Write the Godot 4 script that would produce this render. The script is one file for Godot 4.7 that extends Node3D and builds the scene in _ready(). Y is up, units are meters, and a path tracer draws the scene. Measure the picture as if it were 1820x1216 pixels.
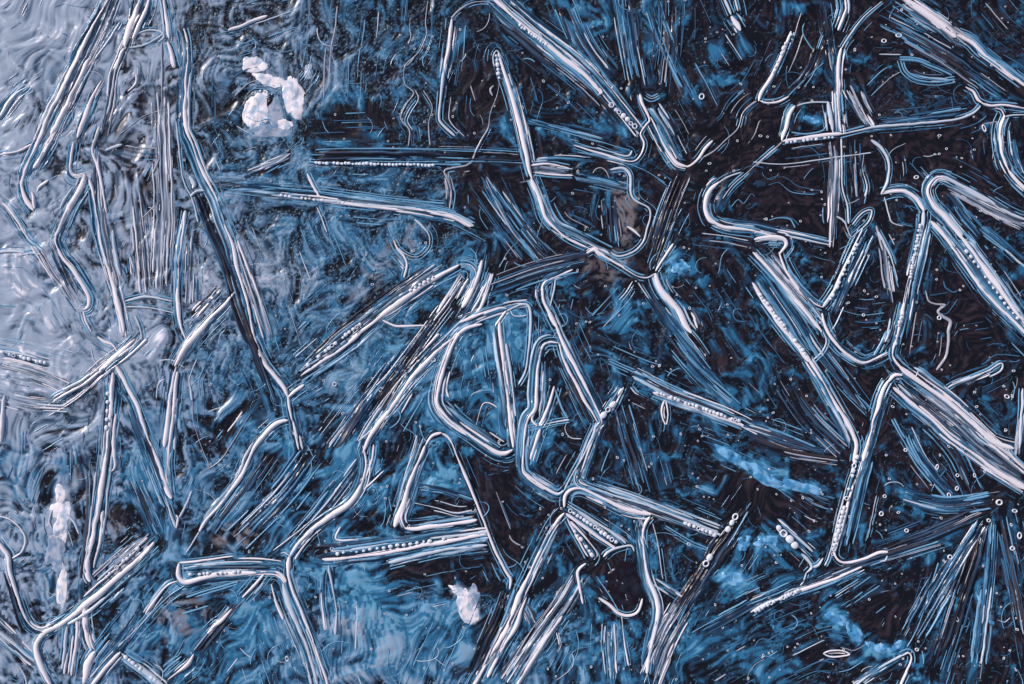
extends Node3D
# A close view, straight down, of a frozen puddle: dark clear ice with sky reflections painted as blue patches, and
# raised ice crystals (white ridges, striated blades, rows of air bubbles) grown across it.
# Layout data are in "units" of a quarter millimetre: x to the right, y towards the viewer's feet.

const U := 0.00025
const W := 1820.0
const H := 1216.0
const STEP := 2.0
const MARGIN := 64.0

var gx := 0
var gy := 0
var hgt := PackedFloat32Array()
var n_a := FastNoiseLite.new()
var n_b := FastNoiseLite.new()
var n_c := FastNoiseLite.new()
var n_d := FastNoiseLite.new()
var n_w := FastNoiseLite.new()
var n_cell := FastNoiseLite.new()
var rng := RandomNumberGenerator.new()
var cur: Node3D
var org := Vector3.ZERO
var placed := false
var host: Node3D
var serial := 0
var used := {}
var m_sheet: StandardMaterial3D
var m_ridge: StandardMaterial3D
var m_blade: StandardMaterial3D
var m_flake: StandardMaterial3D
var m_bubble: StandardMaterial3D
var bubble_mesh: ArrayMesh
var bead_mesh: ArrayMesh
var gather := false
const CELL := 4.0
var fx := 0
var fy := 0
var site := PackedInt32Array()
var site_p := PackedVector2Array()
var site_d := PackedVector2Array()
var site_id := PackedInt32Array()

func _ready() -> void:
	var cam := Camera3D.new()
	cam.name = "camera"
	cam.fov = 30.0
	cam.near = 0.02
	cam.far = 20.0
	add_child(cam)
	cam.position = Vector3(0, H * U * 0.5 / tan(deg_to_rad(15.0)), 0)
	cam.rotation_degrees = Vector3(-90, 0, 0)
	cam.current = true

	var env := Environment.new()
	env.background_mode = Environment.BG_SKY
	var sky := Sky.new()
	var sm := ProceduralSkyMaterial.new()
	sm.sky_top_color = Color(0.54, 0.61, 0.71)
	sm.sky_horizon_color = Color(0.84, 0.86, 0.90)
	sm.sky_curve = 0.2
	sm.ground_bottom_color = Color(0.10, 0.10, 0.11)
	sm.ground_horizon_color = Color(0.45, 0.46, 0.5)
	sm.sky_energy_multiplier = 0.75
	sky.sky_material = sm
	env.sky = sky
	env.tonemap_mode = Environment.TONE_MAPPER_LINEAR
	env.tonemap_exposure = 1.75
	env.sdfgi_enabled = true
	env.ssao_enabled = true
	env.ssil_enabled = true
	var we := WorldEnvironment.new()
	we.name = "world_environment"
	we.environment = env
	add_child(we)

	var sun := DirectionalLight3D.new()
	sun.name = "sun"
	sun.light_energy = 1.0
	sun.light_color = Color(1.0, 0.95, 0.92)
	sun.light_angular_distance = 9.0
	sun.shadow_enabled = true
	add_child(sun)
	sun.look_at_from_position(Vector3(-1.0, 0.75, -0.7), Vector3.ZERO, Vector3.UP)

	rng.seed = 7
	setup_noise()
	setup_materials()
	gather = true
	build_crystals()
	gather = false
	used.clear()
	serial = 0
	grow_grain()
	build_sheet()
	build_crystals()
	build_small()

func setup_noise() -> void:
	for a in [[n_a, 11, 0.012, 2], [n_b, 23, 0.03, 2], [n_c, 37, 0.075, 1], [n_d, 53, 0.2, 1], [n_w, 71, 0.011, 1]]:
		var n: FastNoiseLite = a[0]
		n.noise_type = FastNoiseLite.TYPE_SIMPLEX_SMOOTH
		n.seed = a[1]
		n.frequency = a[2]
		n.fractal_type = FastNoiseLite.FRACTAL_FBM
		n.fractal_octaves = a[3]
	n_cell.noise_type = FastNoiseLite.TYPE_CELLULAR
	n_cell.cellular_return_type = FastNoiseLite.RETURN_DISTANCE2_SUB
	n_cell.frequency = 0.03
	n_cell.seed = 5
	n_cell.fractal_type = FastNoiseLite.FRACTAL_NONE

func mat(rough: float, spec: float) -> StandardMaterial3D:
	var m := StandardMaterial3D.new()
	m.vertex_color_use_as_albedo = true
	m.roughness = rough
	m.metallic_specular = spec
	return m

func setup_materials() -> void:
	m_sheet = mat(0.3, 0.34)
	m_sheet.resource_name = "clear ice with painted sky and haze"
	m_ridge = mat(0.2, 0.4)
	m_ridge.resource_name = "ridge ice with painted highlight"
	m_blade = mat(0.25, 0.34)
	m_blade.resource_name = "striated ice"
	m_flake = mat(0.22, 0.34)
	m_flake.resource_name = "ice flake"
	m_bubble = mat(0.2, 0.36)
	m_bubble.resource_name = "bubble ice"
	bubble_mesh = make_bubble(true)
	bead_mesh = make_bubble(false)

# ---------------------------------------------------------------- the ice sheet
# how much painted sky-reflection blue (B), pale frost with painted haze (P) and warm grey (Wm) lies in each stretch, in tenths, every 130 units
const BLUE := [
	[3, 3, 4, 4, 4, 3, 2, 3, 4, 3, 3, 1, 0, 1, 1],
	[3, 4, 4, 5, 5, 4, 3, 2, 2, 2, 2, 1, 1, 1, 1],
	[4, 4, 4, 5, 5, 5, 3, 2, 2, 1, 0, 1, 1, 0, 1],
	[5, 4, 5, 5, 6, 6, 5, 3, 2, 2, 1, 1, 2, 1, 1],
	[5, 5, 5, 5, 6, 6, 6, 5, 3, 3, 3, 2, 2, 1, 2],
	[6, 5, 6, 6, 6, 6, 6, 5, 4, 4, 3, 2, 1, 1, 1],
	[7, 6, 6, 6, 6, 6, 6, 4, 3, 2, 3, 2, 2, 1, 1],
	[6, 6, 6, 6, 7, 6, 4, 3, 3, 3, 4, 3, 2, 2, 2],
	[6, 6, 6, 6, 7, 8, 7, 5, 4, 4, 4, 3, 4, 2, 2],
	[6, 6, 6, 6, 7, 7, 6, 5, 6, 5, 5, 3, 3, 3, 2]]
const PALE := [
	[8, 7, 4, 3, 3, 1, 1, 1, 1, 1, 0, 0, 0, 0, 0],
	[7, 6, 5, 3, 3, 2, 1, 0, 0, 0, 0, 0, 0, 0, 0],
	[6, 4, 3, 2, 2, 1, 1, 0, 0, 0, 0, 0, 0, 0, 0],
	[7, 4, 3, 3, 2, 2, 1, 1, 0, 0, 0, 0, 0, 0, 0],
	[7, 5, 4, 3, 2, 2, 1, 1, 0, 0, 0, 0, 0, 0, 0],
	[7, 5, 4, 2, 2, 2, 1, 1, 0, 0, 0, 0, 0, 0, 0],
	[4, 3, 2, 2, 1, 1, 1, 0, 0, 0, 0, 0, 0, 0, 0],
	[4, 3, 2, 2, 1, 1, 1, 0, 0, 0, 0, 0, 0, 0, 0],
	[4, 3, 2, 1, 2, 2, 2, 1, 1, 0, 0, 0, 0, 0, 0],
	[4, 3, 2, 1, 2, 3, 2, 2, 2, 1, 0, 0, 0, 0, 0]]
# x, y, half length, half width, turn in degrees, kind (0 painted sky blue, 1 pale, 2 clear dark, 3 warm), amount
const PATCHES := [
	[1300, 812, 45, 14, 28, 0, 1.0], [1370, 845, 55, 17, 32, 0, 1.1], [1440, 868, 45, 12, 12, 0, 0.9],
	[1500, 1108, 45, 14, 40, 0, 1.0], [1550, 1152, 38, 13, 20, 0, 1.0], [1592, 1150, 20, 9, -40, 0, 0.9],
	[1345, 960, 40, 22, 10, 0, 0.8], [1300, 1028, 36, 18, 15, 0, 0.9], [1625, 1000, 42, 11, -20, 0, 0.8],
	[1075, 222, 52, 12, 16, 0, 0.9], [970, 225, 50, 12, 20, 0, 0.9], [1060, 205, 20, 12, 20, 0, 0.8], [1095, 326, 42, 8, 14, 0, 0.9],
	[1075, 362, 8, 30, 12, 0, 0.7], [1208, 475, 26, 20, 20, 0, 1.0], [1270, 510, 50, 26, -10, 0, 0.5], [1130, 545, 50, 14, 10, 0, 0.7],
	[1105, 560, 20, 22, 0, 0, 0.7], [1290, 545, 18, 14, 0, 0, 0.8], [1400, 18, 22, 16, 0, 0, 0.9], [1275, 92, 18, 22, 10, 0, 0.9],
	[1285, 120, 16, 30, -12, 0, 0.6], [1442, 212, 22, 9, 20, 0, 0.8], [1466, 305, 8, 16, 0, 0, 0.9], [1340, 720, 16, 24, 20, 0, 0.8],
	[900, 590, 28, 70, -6, 0, 0.6], [770, 850, 40, 22, 5, 0, 0.9], [672, 880, 26, 24, -30, 0, 0.5], [690, 640, 46, 30, -20, 0, 0.6],
	[660, 1090, 70, 40, 10, 0, 0.9], [760, 1110, 80, 44, 0, 0, 0.8], [640, 1030, 50, 26, 10, 0, 0.8], [820, 1150, 80, 30, -10, 0, 0.6], [690, 1180, 110, 30, 0, 0, 0.6],
	[450, 1110, 34, 46, 10, 0, 0.8], [590, 1080, 20, 70, 0, 0, 0.5], [30, 840, 36, 60, 0, 0, 0.7], [95, 1000, 30, 90, 0, 0, 0.6],
	[260, 860, 40, 90, -15, 0, 0.5], [270, 1090, 90, 50, -45, 0, 0.5], [1260, 1140, 60, 40, 10, 0, 0.6], [1340, 1150, 60, 40, 10, 0, 0.4],
	[1050, 1060, 60, 40, 0, 0, 0.5], [1070, 1130, 60, 60, 0, 0, 0.5], [1010, 1190, 120, 30, 0, 0, 0.5], [970, 1010, 30, 40, 0, 0, 0.4],
	[1160, 990, 20, 40, 0, 0, 0.6], [960, 800, 30, 40, 0, 0, 0.5], [860, 680, 40, 60, 0, 0, 0.5], [600, 960, 40, 16, 0, 0, 0.5],
	[420, 650, 60, 50, 0, 0, 0.3], [60, 500, 60, 40, 0, 0, 0.6], [1500, 860, 30, 14, 0, 0, 0.4], [1630, 900, 50, 16, 35, 0, 0.7], [1750, 1080, 8, 40, -20, 0, 0.9],
	[1160, 40, 14, 60, 5, 0, 0.5], [1110, 30, 30, 60, 5, 0, 0.4], [1010, 60, 20, 60, 0, 0, 0.4], [1380, 1180, 40, 30, 0, 0, 0.4], [1300, 1100, 30, 18, 0, 0, 0.7],
	[700, 450, 110, 22, -50, 3, 0.4], [620, 175, 40, 14, 0, 0, 0.8],
	[30, 60, 60, 70, 20, 3, 0.7], [25, 130, 40, 50, 0, 3, 0.6], [100, 60, 20, 90, 25, 3, 0.5], [70, 560, 40, 46, 0, 3, 0.6], [250, 230, 30, 40, 0, 3, 0.5],
	[265, 300, 36, 34, 0, 3, 0.5], [220, 400, 50, 60, 0, 3, 0.4], [200, 930, 16, 24, 0, 3, 0.6], [130, 1080, 30, 36, 0, 3, 0.4], [420, 950, 36, 22, -10, 3, 0.6],
	[320, 1090, 40, 40, -40, 3, 0.5], [160, 860, 40, 26, 0, 3, 0.4], [1110, 380, 20, 50, 0, 3, 0.5], [1080, 470, 40, 30, 0, 3, 0.3],
	[640, 230, 65, 52, 0, 2, 1.0], [600, 240, 50, 40, 0, 2, 0.8], [400, 190, 40, 50, 0, 2, 0.5], [860, 200, 90, 60, 0, 2, 0.5], [870, 340, 60, 50, 0, 2, 0.8],
	[1330, 230, 90, 60, -40, 2, 1.0], [1170, 400, 26, 90, 18, 2, 1.0], [930, 470, 80, 26, -16, 2, 0.8], [1440, 340, 80, 90, 0, 2, 0.9], [1620, 290, 180, 60, 10, 2, 0.7],
	[1720, 560, 60, 110, 0, 2, 0.8], [1540, 720, 60, 90, 30, 2, 1.0], [1560, 40, 60, 30, 0, 2, 0.8], [1340, 880, 70, 40, 10, 2, 0.9], [1410, 920, 36, 26, 0, 2, 0.8],
	[880, 900, 40, 110, -14, 2, 1.0], [790, 1010, 100, 26, -6, 2, 1.0], [860, 1030, 50, 20, 30, 2, 0.8], [1100, 1040, 40, 56, 0, 2, 1.3], [1045, 895, 40, 16, 25, 2, 0.9],
	[780, 560, 40, 26, -40, 2, 0.7], [1240, 650, 60, 40, 20, 2, 0.5], [1560, 1090, 70, 40, 0, 2, 0.8], [1700, 880, 60, 50, 0, 2, 0.6], [1000, 700, 26, 60, -25, 2, 0.6],
	[390, 760, 40, 12, 20, 2, 0.8], [60, 190, 30, 30, 0, 2, 0.3], [240, 90, 16, 60, 25, 2, 0.6], [140, 830, 40, 20, 0, 2, 0.5], [180, 1080, 26, 40, 0, 2, 0.7], [60, 1110, 20, 26, 0, 2, 0.8],
	[310, 1080, 50, 30, -30, 2, 0.5], [480, 305, 22, 9, 0, 2, 1.2], [650, 1060, 60, 14, 15, 2, 0.6], [700, 1065, 16, 26, 0, 2, 0.7], [780, 905, 60, 16, 5, 2, 0.8], [640, 930, 40, 20, -10, 2, 0.7],
	[690, 660, 90, 14, -48, 2, 0.5], [460, 610, 14, 120, -14, 2, 0.4],
	[20, 480, 60, 60, 0, 1, 0.3], [60, 640, 110, 50, 5, 1, 0.4], [230, 600, 60, 40, -20, 1, 0.3], [470, 470, 90, 40, 30, 1, 0.25], [835, 1075, 16, 30, -10, 1, 1.0], [815, 1050, 14, 10, 20, 1, 0.8],
	[108, 905, 16, 30, 0, 1, 1.2], [102, 950, 18, 34, 0, 1, 0.6], [110, 1040, 10, 36, 0, 1, 1.1], [600, 1110, 40, 14, 20, 1, 0.4], [370, 500, 18, 26, 10, 1, 0.8], [265, 600, 22, 14, -10, 1, 0.7], [1110, 460, 20, 10, 0, 1, 0.3]]

func ctl(t: Array, x: float, y: float) -> float:
	var fx := clampf(x / 130.0, 0.0, 13.999)
	var fy := clampf(y / 135.0, 0.0, 8.999)
	var ix := int(fx)
	var iy := int(fy)
	var r0: Array = t[iy]
	var r1: Array = t[iy + 1]
	var a: float = lerpf(r0[ix], r0[ix + 1], fx - ix)
	var b: float = lerpf(r1[ix], r1[ix + 1], fx - ix)
	return lerpf(a, b, fy - iy) * 0.115

func hs(x: float, y: float) -> float:
	var ix := clampi(int((x + MARGIN) / STEP), 0, gx - 1)
	var iy := clampi(int((y + MARGIN) / STEP), 0, gy - 1)
	return hgt[iy * gx + ix]

func build_sheet() -> void:
	gx = int((W + 2 * MARGIN) / STEP) + 1
	gy = int((H + 2 * MARGIN) / STEP) + 1
	var count := gx * gy
	hgt.resize(count)
	var pk: Array[PackedFloat32Array] = []
	for k in 4:
		var a := PackedFloat32Array()
		a.resize(count)
		pk.append(a)
	for p in PATCHES:
		var ang := deg_to_rad(float(p[4]))
		var c := cos(ang)
		var s := sin(ang)
		var hl: float = p[2]
		var hw: float = p[3]
		var reach := maxf(hl, hw) * 1.6 + 10.0
		var x0 := maxi(0, int((p[0] - reach + MARGIN) / STEP))
		var x1 := mini(gx - 1, int((p[0] + reach + MARGIN) / STEP))
		var y0 := maxi(0, int((p[1] - reach + MARGIN) / STEP))
		var y1 := mini(gy - 1, int((p[1] + reach + MARGIN) / STEP))
		var arr := pk[p[5]]
		var soft := 1.4
		for iy in range(y0, y1 + 1):
			for ix in range(x0, x1 + 1):
				var dx: float = ix * STEP - MARGIN - p[0]
				var dy: float = iy * STEP - MARGIN - p[1]
				var wob := n_b.get_noise_2d(dx + p[0] * 3.1, dy + p[1]) * 0.5
				var u := (dx * c + dy * s) / hl
				var v := (-dx * s + dy * c) / hw
				var d := sqrt(u * u + v * v) + wob
				if d < soft:
					var i := iy * gx + ix
					arr[i] = maxf(arr[i], p[6] * clampf((soft - d) / 0.7, 0.0, 1.0))
		pk[p[5]] = arr
	var vs := PackedVector3Array()
	var cs := PackedColorArray()
	vs.resize(count)
	cs.resize(count)
	var dark := Color(0.0065, 0.0055, 0.0095)
	var brown := Color(0.030, 0.021, 0.028)
	var navy := Color(0.014, 0.038, 0.078)
	var blue := Color(0.022, 0.12, 0.24)  # reflected sky, put into the sheet colour
	var light := Color(0.095, 0.27, 0.43)
	var lav := Color(0.28, 0.335, 0.44)
	var white := Color(0.70, 0.68, 0.76)
	var warm := Color(0.30, 0.26, 0.27)
	var mist := Color(0.075, 0.145, 0.25)
	for iy in gy:
		var y := iy * STEP - MARGIN
		for ix in gx:
			var x := ix * STEP - MARGIN
			var i := iy * gx + ix
			var w1 := n_w.get_noise_2d(x, y) * 46.0
			var w2 := n_w.get_noise_2d(x + 900.0, y - 400.0) * 46.0
			var qx := x + w1
			var qy := y + w2
			# grain coordinates: along and across the nearest crystal, blurred over the border by the warp
			var g0 := site[clampi(int((y + w2 * 0.2 + MARGIN) / CELL), 0, fy - 1) * fx + clampi(int((x + w1 * 0.2 + MARGIN) / CELL), 0, fx - 1)]
			var dir := site_d[g0]
			var gid := site_id[g0] * 91.0
			var al := (x + w1 * 0.3) * dir.x + (y + w2 * 0.3) * dir.y
			var ac := -(x + w1 * 0.3) * dir.y + (y + w2 * 0.3) * dir.x
			var a := n_a.get_noise_2d(qx, qy)
			var b := n_b.get_noise_2d(qx, qy)
			var c := n_c.get_noise_2d(qx * 0.8, qy * 0.8)
			var s1 := n_c.get_noise_2d(ac * 1.5, al * 0.16 + gid)
			var s2 := n_b.get_noise_2d(ac * 1.1, al * 0.22 + gid)
			var bl := ctl(BLUE, qx, qy) + pk[0][i] * 0.62 - pk[2][i] * 0.55
			var pa := ctl(PALE, qx, qy) + pk[1][i] * 0.75 - pk[2][i] * 0.3
			var wm := pk[3][i]
			if x > 330.0 and x < 820.0 and y < 760.0:
				bl += 0.14 * smoothstep(0.0, 80.0, x - 330.0) * smoothstep(0.0, 90.0, 820.0 - x) * smoothstep(0.0, 90.0, 760.0 - y)
			# sky reflection painted as blue patches, outlined by noise
			var pat := 0.5 + 0.56 * a + 0.22 * b + 0.46 * s2
			var col := dark.lerp(brown, clampf(0.15 + 0.9 * s1 + 0.7 * s2 + wm * 0.8, 0.0, 1.0))
			col = col.lerp(navy, smoothstep(-0.10, 0.16, pat + 0.34 * s1 - (0.86 - bl * 0.85)))
			col = col.lerp(blue, smoothstep(-0.03, 0.16, pat + 0.34 * s1 + 0.08 * c - (1.10 - bl * 0.85)))
			col = col.lerp(light, smoothstep(0.0, 0.24, pat + 0.42 * s1 + 0.10 * c - (1.38 - bl * 0.75)) * 0.9)
			col = col.lerp(warm, clampf(wm * 1.1, 0.0, 1.0) * smoothstep(-0.3, 0.3, b + 0.5 * s1) * 0.8)
			col = col.lerp(mist, 0.75 * smoothstep(0.25, 0.75, pa + 0.3 * b + 0.2 * s2))  # bright haze painted over the base tone
			var pp := 0.5 + 0.30 * b + 0.30 * a + 0.34 * s1 + 0.25 * s2
			col = col.lerp(lav, smoothstep(-0.34, 0.30, pp - (0.94 - pa * 0.84)) * 0.92 * smoothstep(0.05, 0.4, pa))
			col = col.lerp(white, smoothstep(0.0, 0.4, pp - (1.34 - pa * 0.72)))
			# fine curled lines: bright refraction lines painted into the colour
			var gate := n_a.get_noise_2d(x * 1.7 + 5000.0, y * 1.7)
			var l1 := absf(n_b.get_noise_2d(qx * 1.2 + 300.0 + 26.0 * c, qy * 1.2))
			var l2 := absf(n_c.get_noise_2d(qx * 0.55 - 200.0, qy * 0.55 + 50.0))
			var ln := smoothstep(0.03, 0.0, l1) * smoothstep(0.0, 0.25, gate) + 0.9 * smoothstep(0.04, 0.0, l2) * smoothstep(0.0, -0.3, gate)
			ln += 0.6 * smoothstep(0.035, 0.0, absf(s1 + 0.12)) * smoothstep(0.05, 0.3, n_a.get_noise_2d(x * 2.2 - 900.0, y * 2.2))
			var worm := 0.0
			if x > 300.0 and x < 860.0 and y < 740.0:
				worm = smoothstep(0.0, 60.0, x - 300.0) * smoothstep(0.0, 90.0, 860.0 - x) * smoothstep(0.0, 90.0, 740.0 - y)
			var cw := n_c.get_noise_2d(qx * 1.0 + 77.0, qy * 1.0 + 14.0 * s1)
			ln += worm * 0.9 * smoothstep(0.11, 0.0, absf(cw))
			ln *= 1.0 - 0.75 * clampf(pk[2][i], 0.0, 1.0)
			var amt := clampf(ln, 0.0, 1.0) * clampf(0.24 + bl * 0.75, 0.0, 0.8)
			col = col.lerp(light.lerp(lav, clampf(pa * 1.4, 0.0, 1.0)), amt)
			if worm > 0.0:
				col = col.lerp(dark, worm * 0.45 * smoothstep(0.16, 0.42, cw))
			col.a = 1.0
			cs[i] = col
			var h := 3.4 * a + 0.5 * b + 0.05 * c + 0.3 * s1 + 0.6 * s2 + 0.35 * clampf(ln, 0.0, 1.0)
			hgt[i] = h
			vs[i] = Vector3((x - W * 0.5) * U, h * U, (y - H * 0.5) * U)
	var ns := PackedVector3Array()
	ns.resize(count)
	for iy in gy:
		for ix in gx:
			var i := iy * gx + ix
			var l := hgt[i - 1] if ix > 0 else hgt[i]
			var r := hgt[i + 1] if ix < gx - 1 else hgt[i]
			var t := hgt[i - gx] if iy > 0 else hgt[i]
			var b := hgt[i + gx] if iy < gy - 1 else hgt[i]
			ns[i] = Vector3((l - r) / (2 * STEP), 1.0, (t - b) / (2 * STEP)).normalized()
	var idx := PackedInt32Array()
	idx.resize((gx - 1) * (gy - 1) * 6)
	var k := 0
	for iy in gy - 1:
		for ix in gx - 1:
			var i := iy * gx + ix
			idx[k] = i
			idx[k + 1] = i + 1
			idx[k + 2] = i + gx
			idx[k + 3] = i + 1
			idx[k + 4] = i + gx + 1
			idx[k + 5] = i + gx
			k += 6
	var o := commit("ice_sheet", vs, ns, cs, idx, m_sheet, self)
	o.set_meta("kind", "structure")
	o.set_meta("label", "dark frozen puddle surface with sky blue and pale haze painted in patches")

func commit(called: String, vs: PackedVector3Array, ns: PackedVector3Array, cs: PackedColorArray, idx: PackedInt32Array, m: Material, parent: Node) -> MeshInstance3D:
	var arr := []
	arr.resize(Mesh.ARRAY_MAX)
	arr[Mesh.ARRAY_VERTEX] = vs
	arr[Mesh.ARRAY_NORMAL] = ns
	arr[Mesh.ARRAY_COLOR] = cs
	arr[Mesh.ARRAY_INDEX] = idx
	var am := ArrayMesh.new()
	am.add_surface_from_arrays(Mesh.PRIMITIVE_TRIANGLES, arr)
	am.surface_set_material(0, m)
	var o := MeshInstance3D.new()
	o.mesh = am
	o.name = called
	parent.add_child(o, true)
	return o

# ---------------------------------------------------------------- crystal builders
func note(p: Array) -> void:
	serial += 1
	var path := smooth_path(p, 6.0)
	for i in path.size() - 1:
		site_p.append(path[i])
		site_d.append((path[i + 1] - path[i]).normalized())
		site_id.append(serial)

# the grain of the ice follows the crystal it froze onto: every cell finds its nearest crystal edge
func grow_grain() -> void:
	fx = int((W + 2 * MARGIN) / CELL) + 1
	fy = int((H + 2 * MARGIN) / CELL) + 1
	site.resize(fx * fy)
	site.fill(-1)
	for k in site_p.size():
		var ix := int((site_p[k].x + MARGIN) / CELL)
		var iy := int((site_p[k].y + MARGIN) / CELL)
		if ix >= 0 and iy >= 0 and ix < fx and iy < fy:
			site[iy * fx + ix] = k
	for turn in 2:
		for pass_dir in [1, -1]:
			var ys := range(fy) if pass_dir == 1 else range(fy - 1, -1, -1)
			var xs := range(fx) if pass_dir == 1 else range(fx - 1, -1, -1)
			var nb := [[-1, 0], [0, -1], [-1, -1], [1, -1]] if pass_dir == 1 else [[1, 0], [0, 1], [1, 1], [-1, 1]]
			for iy: int in ys:
				for ix: int in xs:
					var here := Vector2(ix * CELL - MARGIN, iy * CELL - MARGIN)
					var best := site[iy * fx + ix]
					var bd := site_p[best].distance_squared_to(here) if best >= 0 else 1e12
					for o in nb:
						var jx: int = ix + o[0]
						var jy: int = iy + o[1]
						if jx < 0 or jy < 0 or jx >= fx or jy >= fy:
							continue
						var k := site[jy * fx + jx]
						if k >= 0:
							var dd := site_p[k].distance_squared_to(here)
							if dd < bd:
								bd = dd
								best = k
					site[iy * fx + ix] = best

func thing(called: String, label: String, category := "ice crystal", group := "") -> void:
	if gather:
		return
	cur = Node3D.new()
	used[called] = used.get(called, 0) + 1
	cur.name = called if used[called] == 1 else "%s_%03d" % [called, used[called] - 1]
	cur.set_meta("label", label)
	cur.set_meta("category", category)
	if group:
		cur.set_meta("group", group)
	add_child(cur)
	placed = false

func base_at(x: float, y: float) -> void:
	if not placed:
		placed = true
		org = Vector3((x - W * 0.5) * U, hs(x, y) * U, (y - H * 0.5) * U)
		cur.position = org

func smooth_path(p: Array, step: float) -> PackedVector2Array:
	var raw := PackedVector2Array()
	for i in range(0, p.size() - 1, 2):
		raw.append(Vector2(p[i], p[i + 1]))
	var n := raw.size()
	var out := PackedVector2Array()
	for i in n - 1:
		var p0 := raw[maxi(i - 1, 0)]
		var p1 := raw[i]
		var p2 := raw[i + 1]
		var p3 := raw[mini(i + 2, n - 1)]
		var m := maxi(1, int(ceil(p1.distance_to(p2) / step)))
		for j in m:
			out.append(p1.cubic_interpolate(p2, p0, p3, float(j) / m) if n > 2 else p1.lerp(p2, float(j) / m))
	out.append(raw[n - 1])
	return out

const WHITE := Color(0.64, 0.605, 0.67)
const ICEBLUE := Color(0.20, 0.39, 0.56)
const MIDBLUE := Color(0.07, 0.20, 0.38)
const GREYICE := Color(0.30, 0.31, 0.38)
# white, half clear, blue, grey, white, deep blue ice: one colour for a whole ridge, white holding the edge highlight
const TONES := [WHITE, Color(0.42, 0.48, 0.58), Color(0.125, 0.29, 0.46), GREYICE, WHITE, Color(0.036, 0.115, 0.225)]

# a raised ridge, its refraction highlight painted as white: a rounded crest swept along the path; tone 0 white, 1 half clear, 2 blue, 3 grey
func R(w: float, p: Array, tone := 0, part := "ridge", fringe := true) -> void:
	if gather:
		note(p)
		return
	base_at(p[0], p[1])
	serial += 1
	var path := smooth_path(p, 2.5)
	sweep(path, w * (0.88 if w > 4.5 else 0.8), 0.0, tone, part, serial * 37.0, 0.85)
	if fringe and w >= 3.5:
		striae(path, w)
	if fringe and (w >= 7.0 and tone == 0 or w >= 8.0 and tone == 1):
		var sided := n_c.get_noise_2d(serial * 31.0, 5.0) * w * 0.9
		band(p, w * 3.2, w * 2.8, 4, 1.5, "flank", sided)
		streaks(p, w * 2.6, w * 2.4, 4)

func sweep(path: PackedVector2Array, w: float, off: float, tone: int, part: String, sd: float, rise: float) -> void:
	var n := path.size()
	if n < 3:
		return
	var vs := PackedVector3Array()
	var ns := PackedVector3Array()
	var cs := PackedColorArray()
	var idx := PackedInt32Array()
	ring(path, w, off, tone, sd, rise, vs, ns, cs, idx)
	host = commit(part, vs, ns, cs, idx, m_ridge, cur)

func ring(path: PackedVector2Array, w: float, off: float, tone: int, sd: float, rise: float, vs: PackedVector3Array, ns: PackedVector3Array, cs: PackedColorArray, idx: PackedInt32Array, K := 7) -> void:
	var n := path.size()
	var first := vs.size()
	for i in n:
		var t := (path[mini(i + 1, n - 1)] - path[maxi(i - 1, 0)]).normalized()
		var side := Vector2(-t.y, t.x)
		var al := i * 2.5
		var c := path[i] + side * (off + 1.0 * n_b.get_noise_2d(al * 0.4, sd) * minf(w * 0.3, 2.0))
		var e := minf(i, n - 1 - i) * 2.5
		var taper := sqrt(clampf(e / (w * 2.2), 0.0, 1.0)) * 0.92 + 0.08
		var ww := w * taper * (0.84 + 0.8 * n_b.get_noise_2d(al * 0.22, sd) + 0.08 * n_c.get_noise_2d(al * 0.6, sd + 9.0))
		var hh := minf(ww * rise, 5.5) * (0.9 + 0.3 * n_c.get_noise_2d(al * 0.5, sd + 31.0))
		var y0 := hs(c.x, c.y)
		for k in K:
			var th := PI * k / (K - 1)
			var cx := cos(th)
			var sx := sin(th)
			var q := c + side * (cx * ww * 0.5)
			var lump := 1.0 + (0.2 + 0.5 * clampf((w - 7.0) / 7.0, 0.0, 1.0)) * n_d.get_noise_2d(al * 0.05, sd + k * 23.0)
			vs.append(Vector3((q.x - W * 0.5) * U, (y0 - 1.2 + (sx * hh + 1.2) * lump) * U, (q.y - H * 0.5) * U) - org)
			ns.append(Vector3(side.x * cx, sx * 1.1 + 0.12, side.y * cx).normalized())
			cs.append(TONES[tone])
	for i in n - 1:
		for k in K - 1:
			var a := first + i * K + k
			idx.append_array([a, a + 1, a + K, a + 1, a + K + 1, a + K])

# thin blue growth lines that run along both sides of a ridge, broken by gaps
func striae(path: PackedVector2Array, w: float) -> void:
	var vs := PackedVector3Array()
	var ns := PackedVector3Array()
	var cs := PackedColorArray()
	var idx := PackedInt32Array()
	for o in [[-1, 0.75, 2.4], [1, 0.75, 2.0], [1, 1.35, 1.6], [-1, 1.5, 1.4]]:
		if w < 7.0 and o[1] > 1.0:
			continue
		var off: float = o[0] * (w * o[1] + 1.5)
		var sd := serial * 13.0 + off * 7.0
		var run := PackedVector2Array()
		for i in path.size():
			var on: bool = n_b.get_noise_2d(i * 1.1, sd) > -0.05 - 0.1 * (2.0 - o[1])
			if on:
				run.append(path[i])
			if (not on or i == path.size() - 1) and run.size() > 5:
				ring(run, o[2], off, 2, sd, 0.5, vs, ns, cs, idx)
			if not on:
				run = PackedVector2Array()
	if vs.size():
		commit("striation", vs, ns, cs, idx, m_ridge, host)

# a striated blade: a thin band of lengthwise grooves that comes up through the sheet
# tone 0 blue and white, 1 dark, 2 grey and pale, 3 blue
func S(w0: float, w1: float, p: Array, tone := 0, lift := 2.0, part := "blade") -> void:
	if gather:
		note(p)
		return
	base_at(p[0], p[1])
	serial += 1
	band(p, w0, w1, tone, lift, part, 0.0)
	streaks(p, w0, w1, tone)

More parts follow.
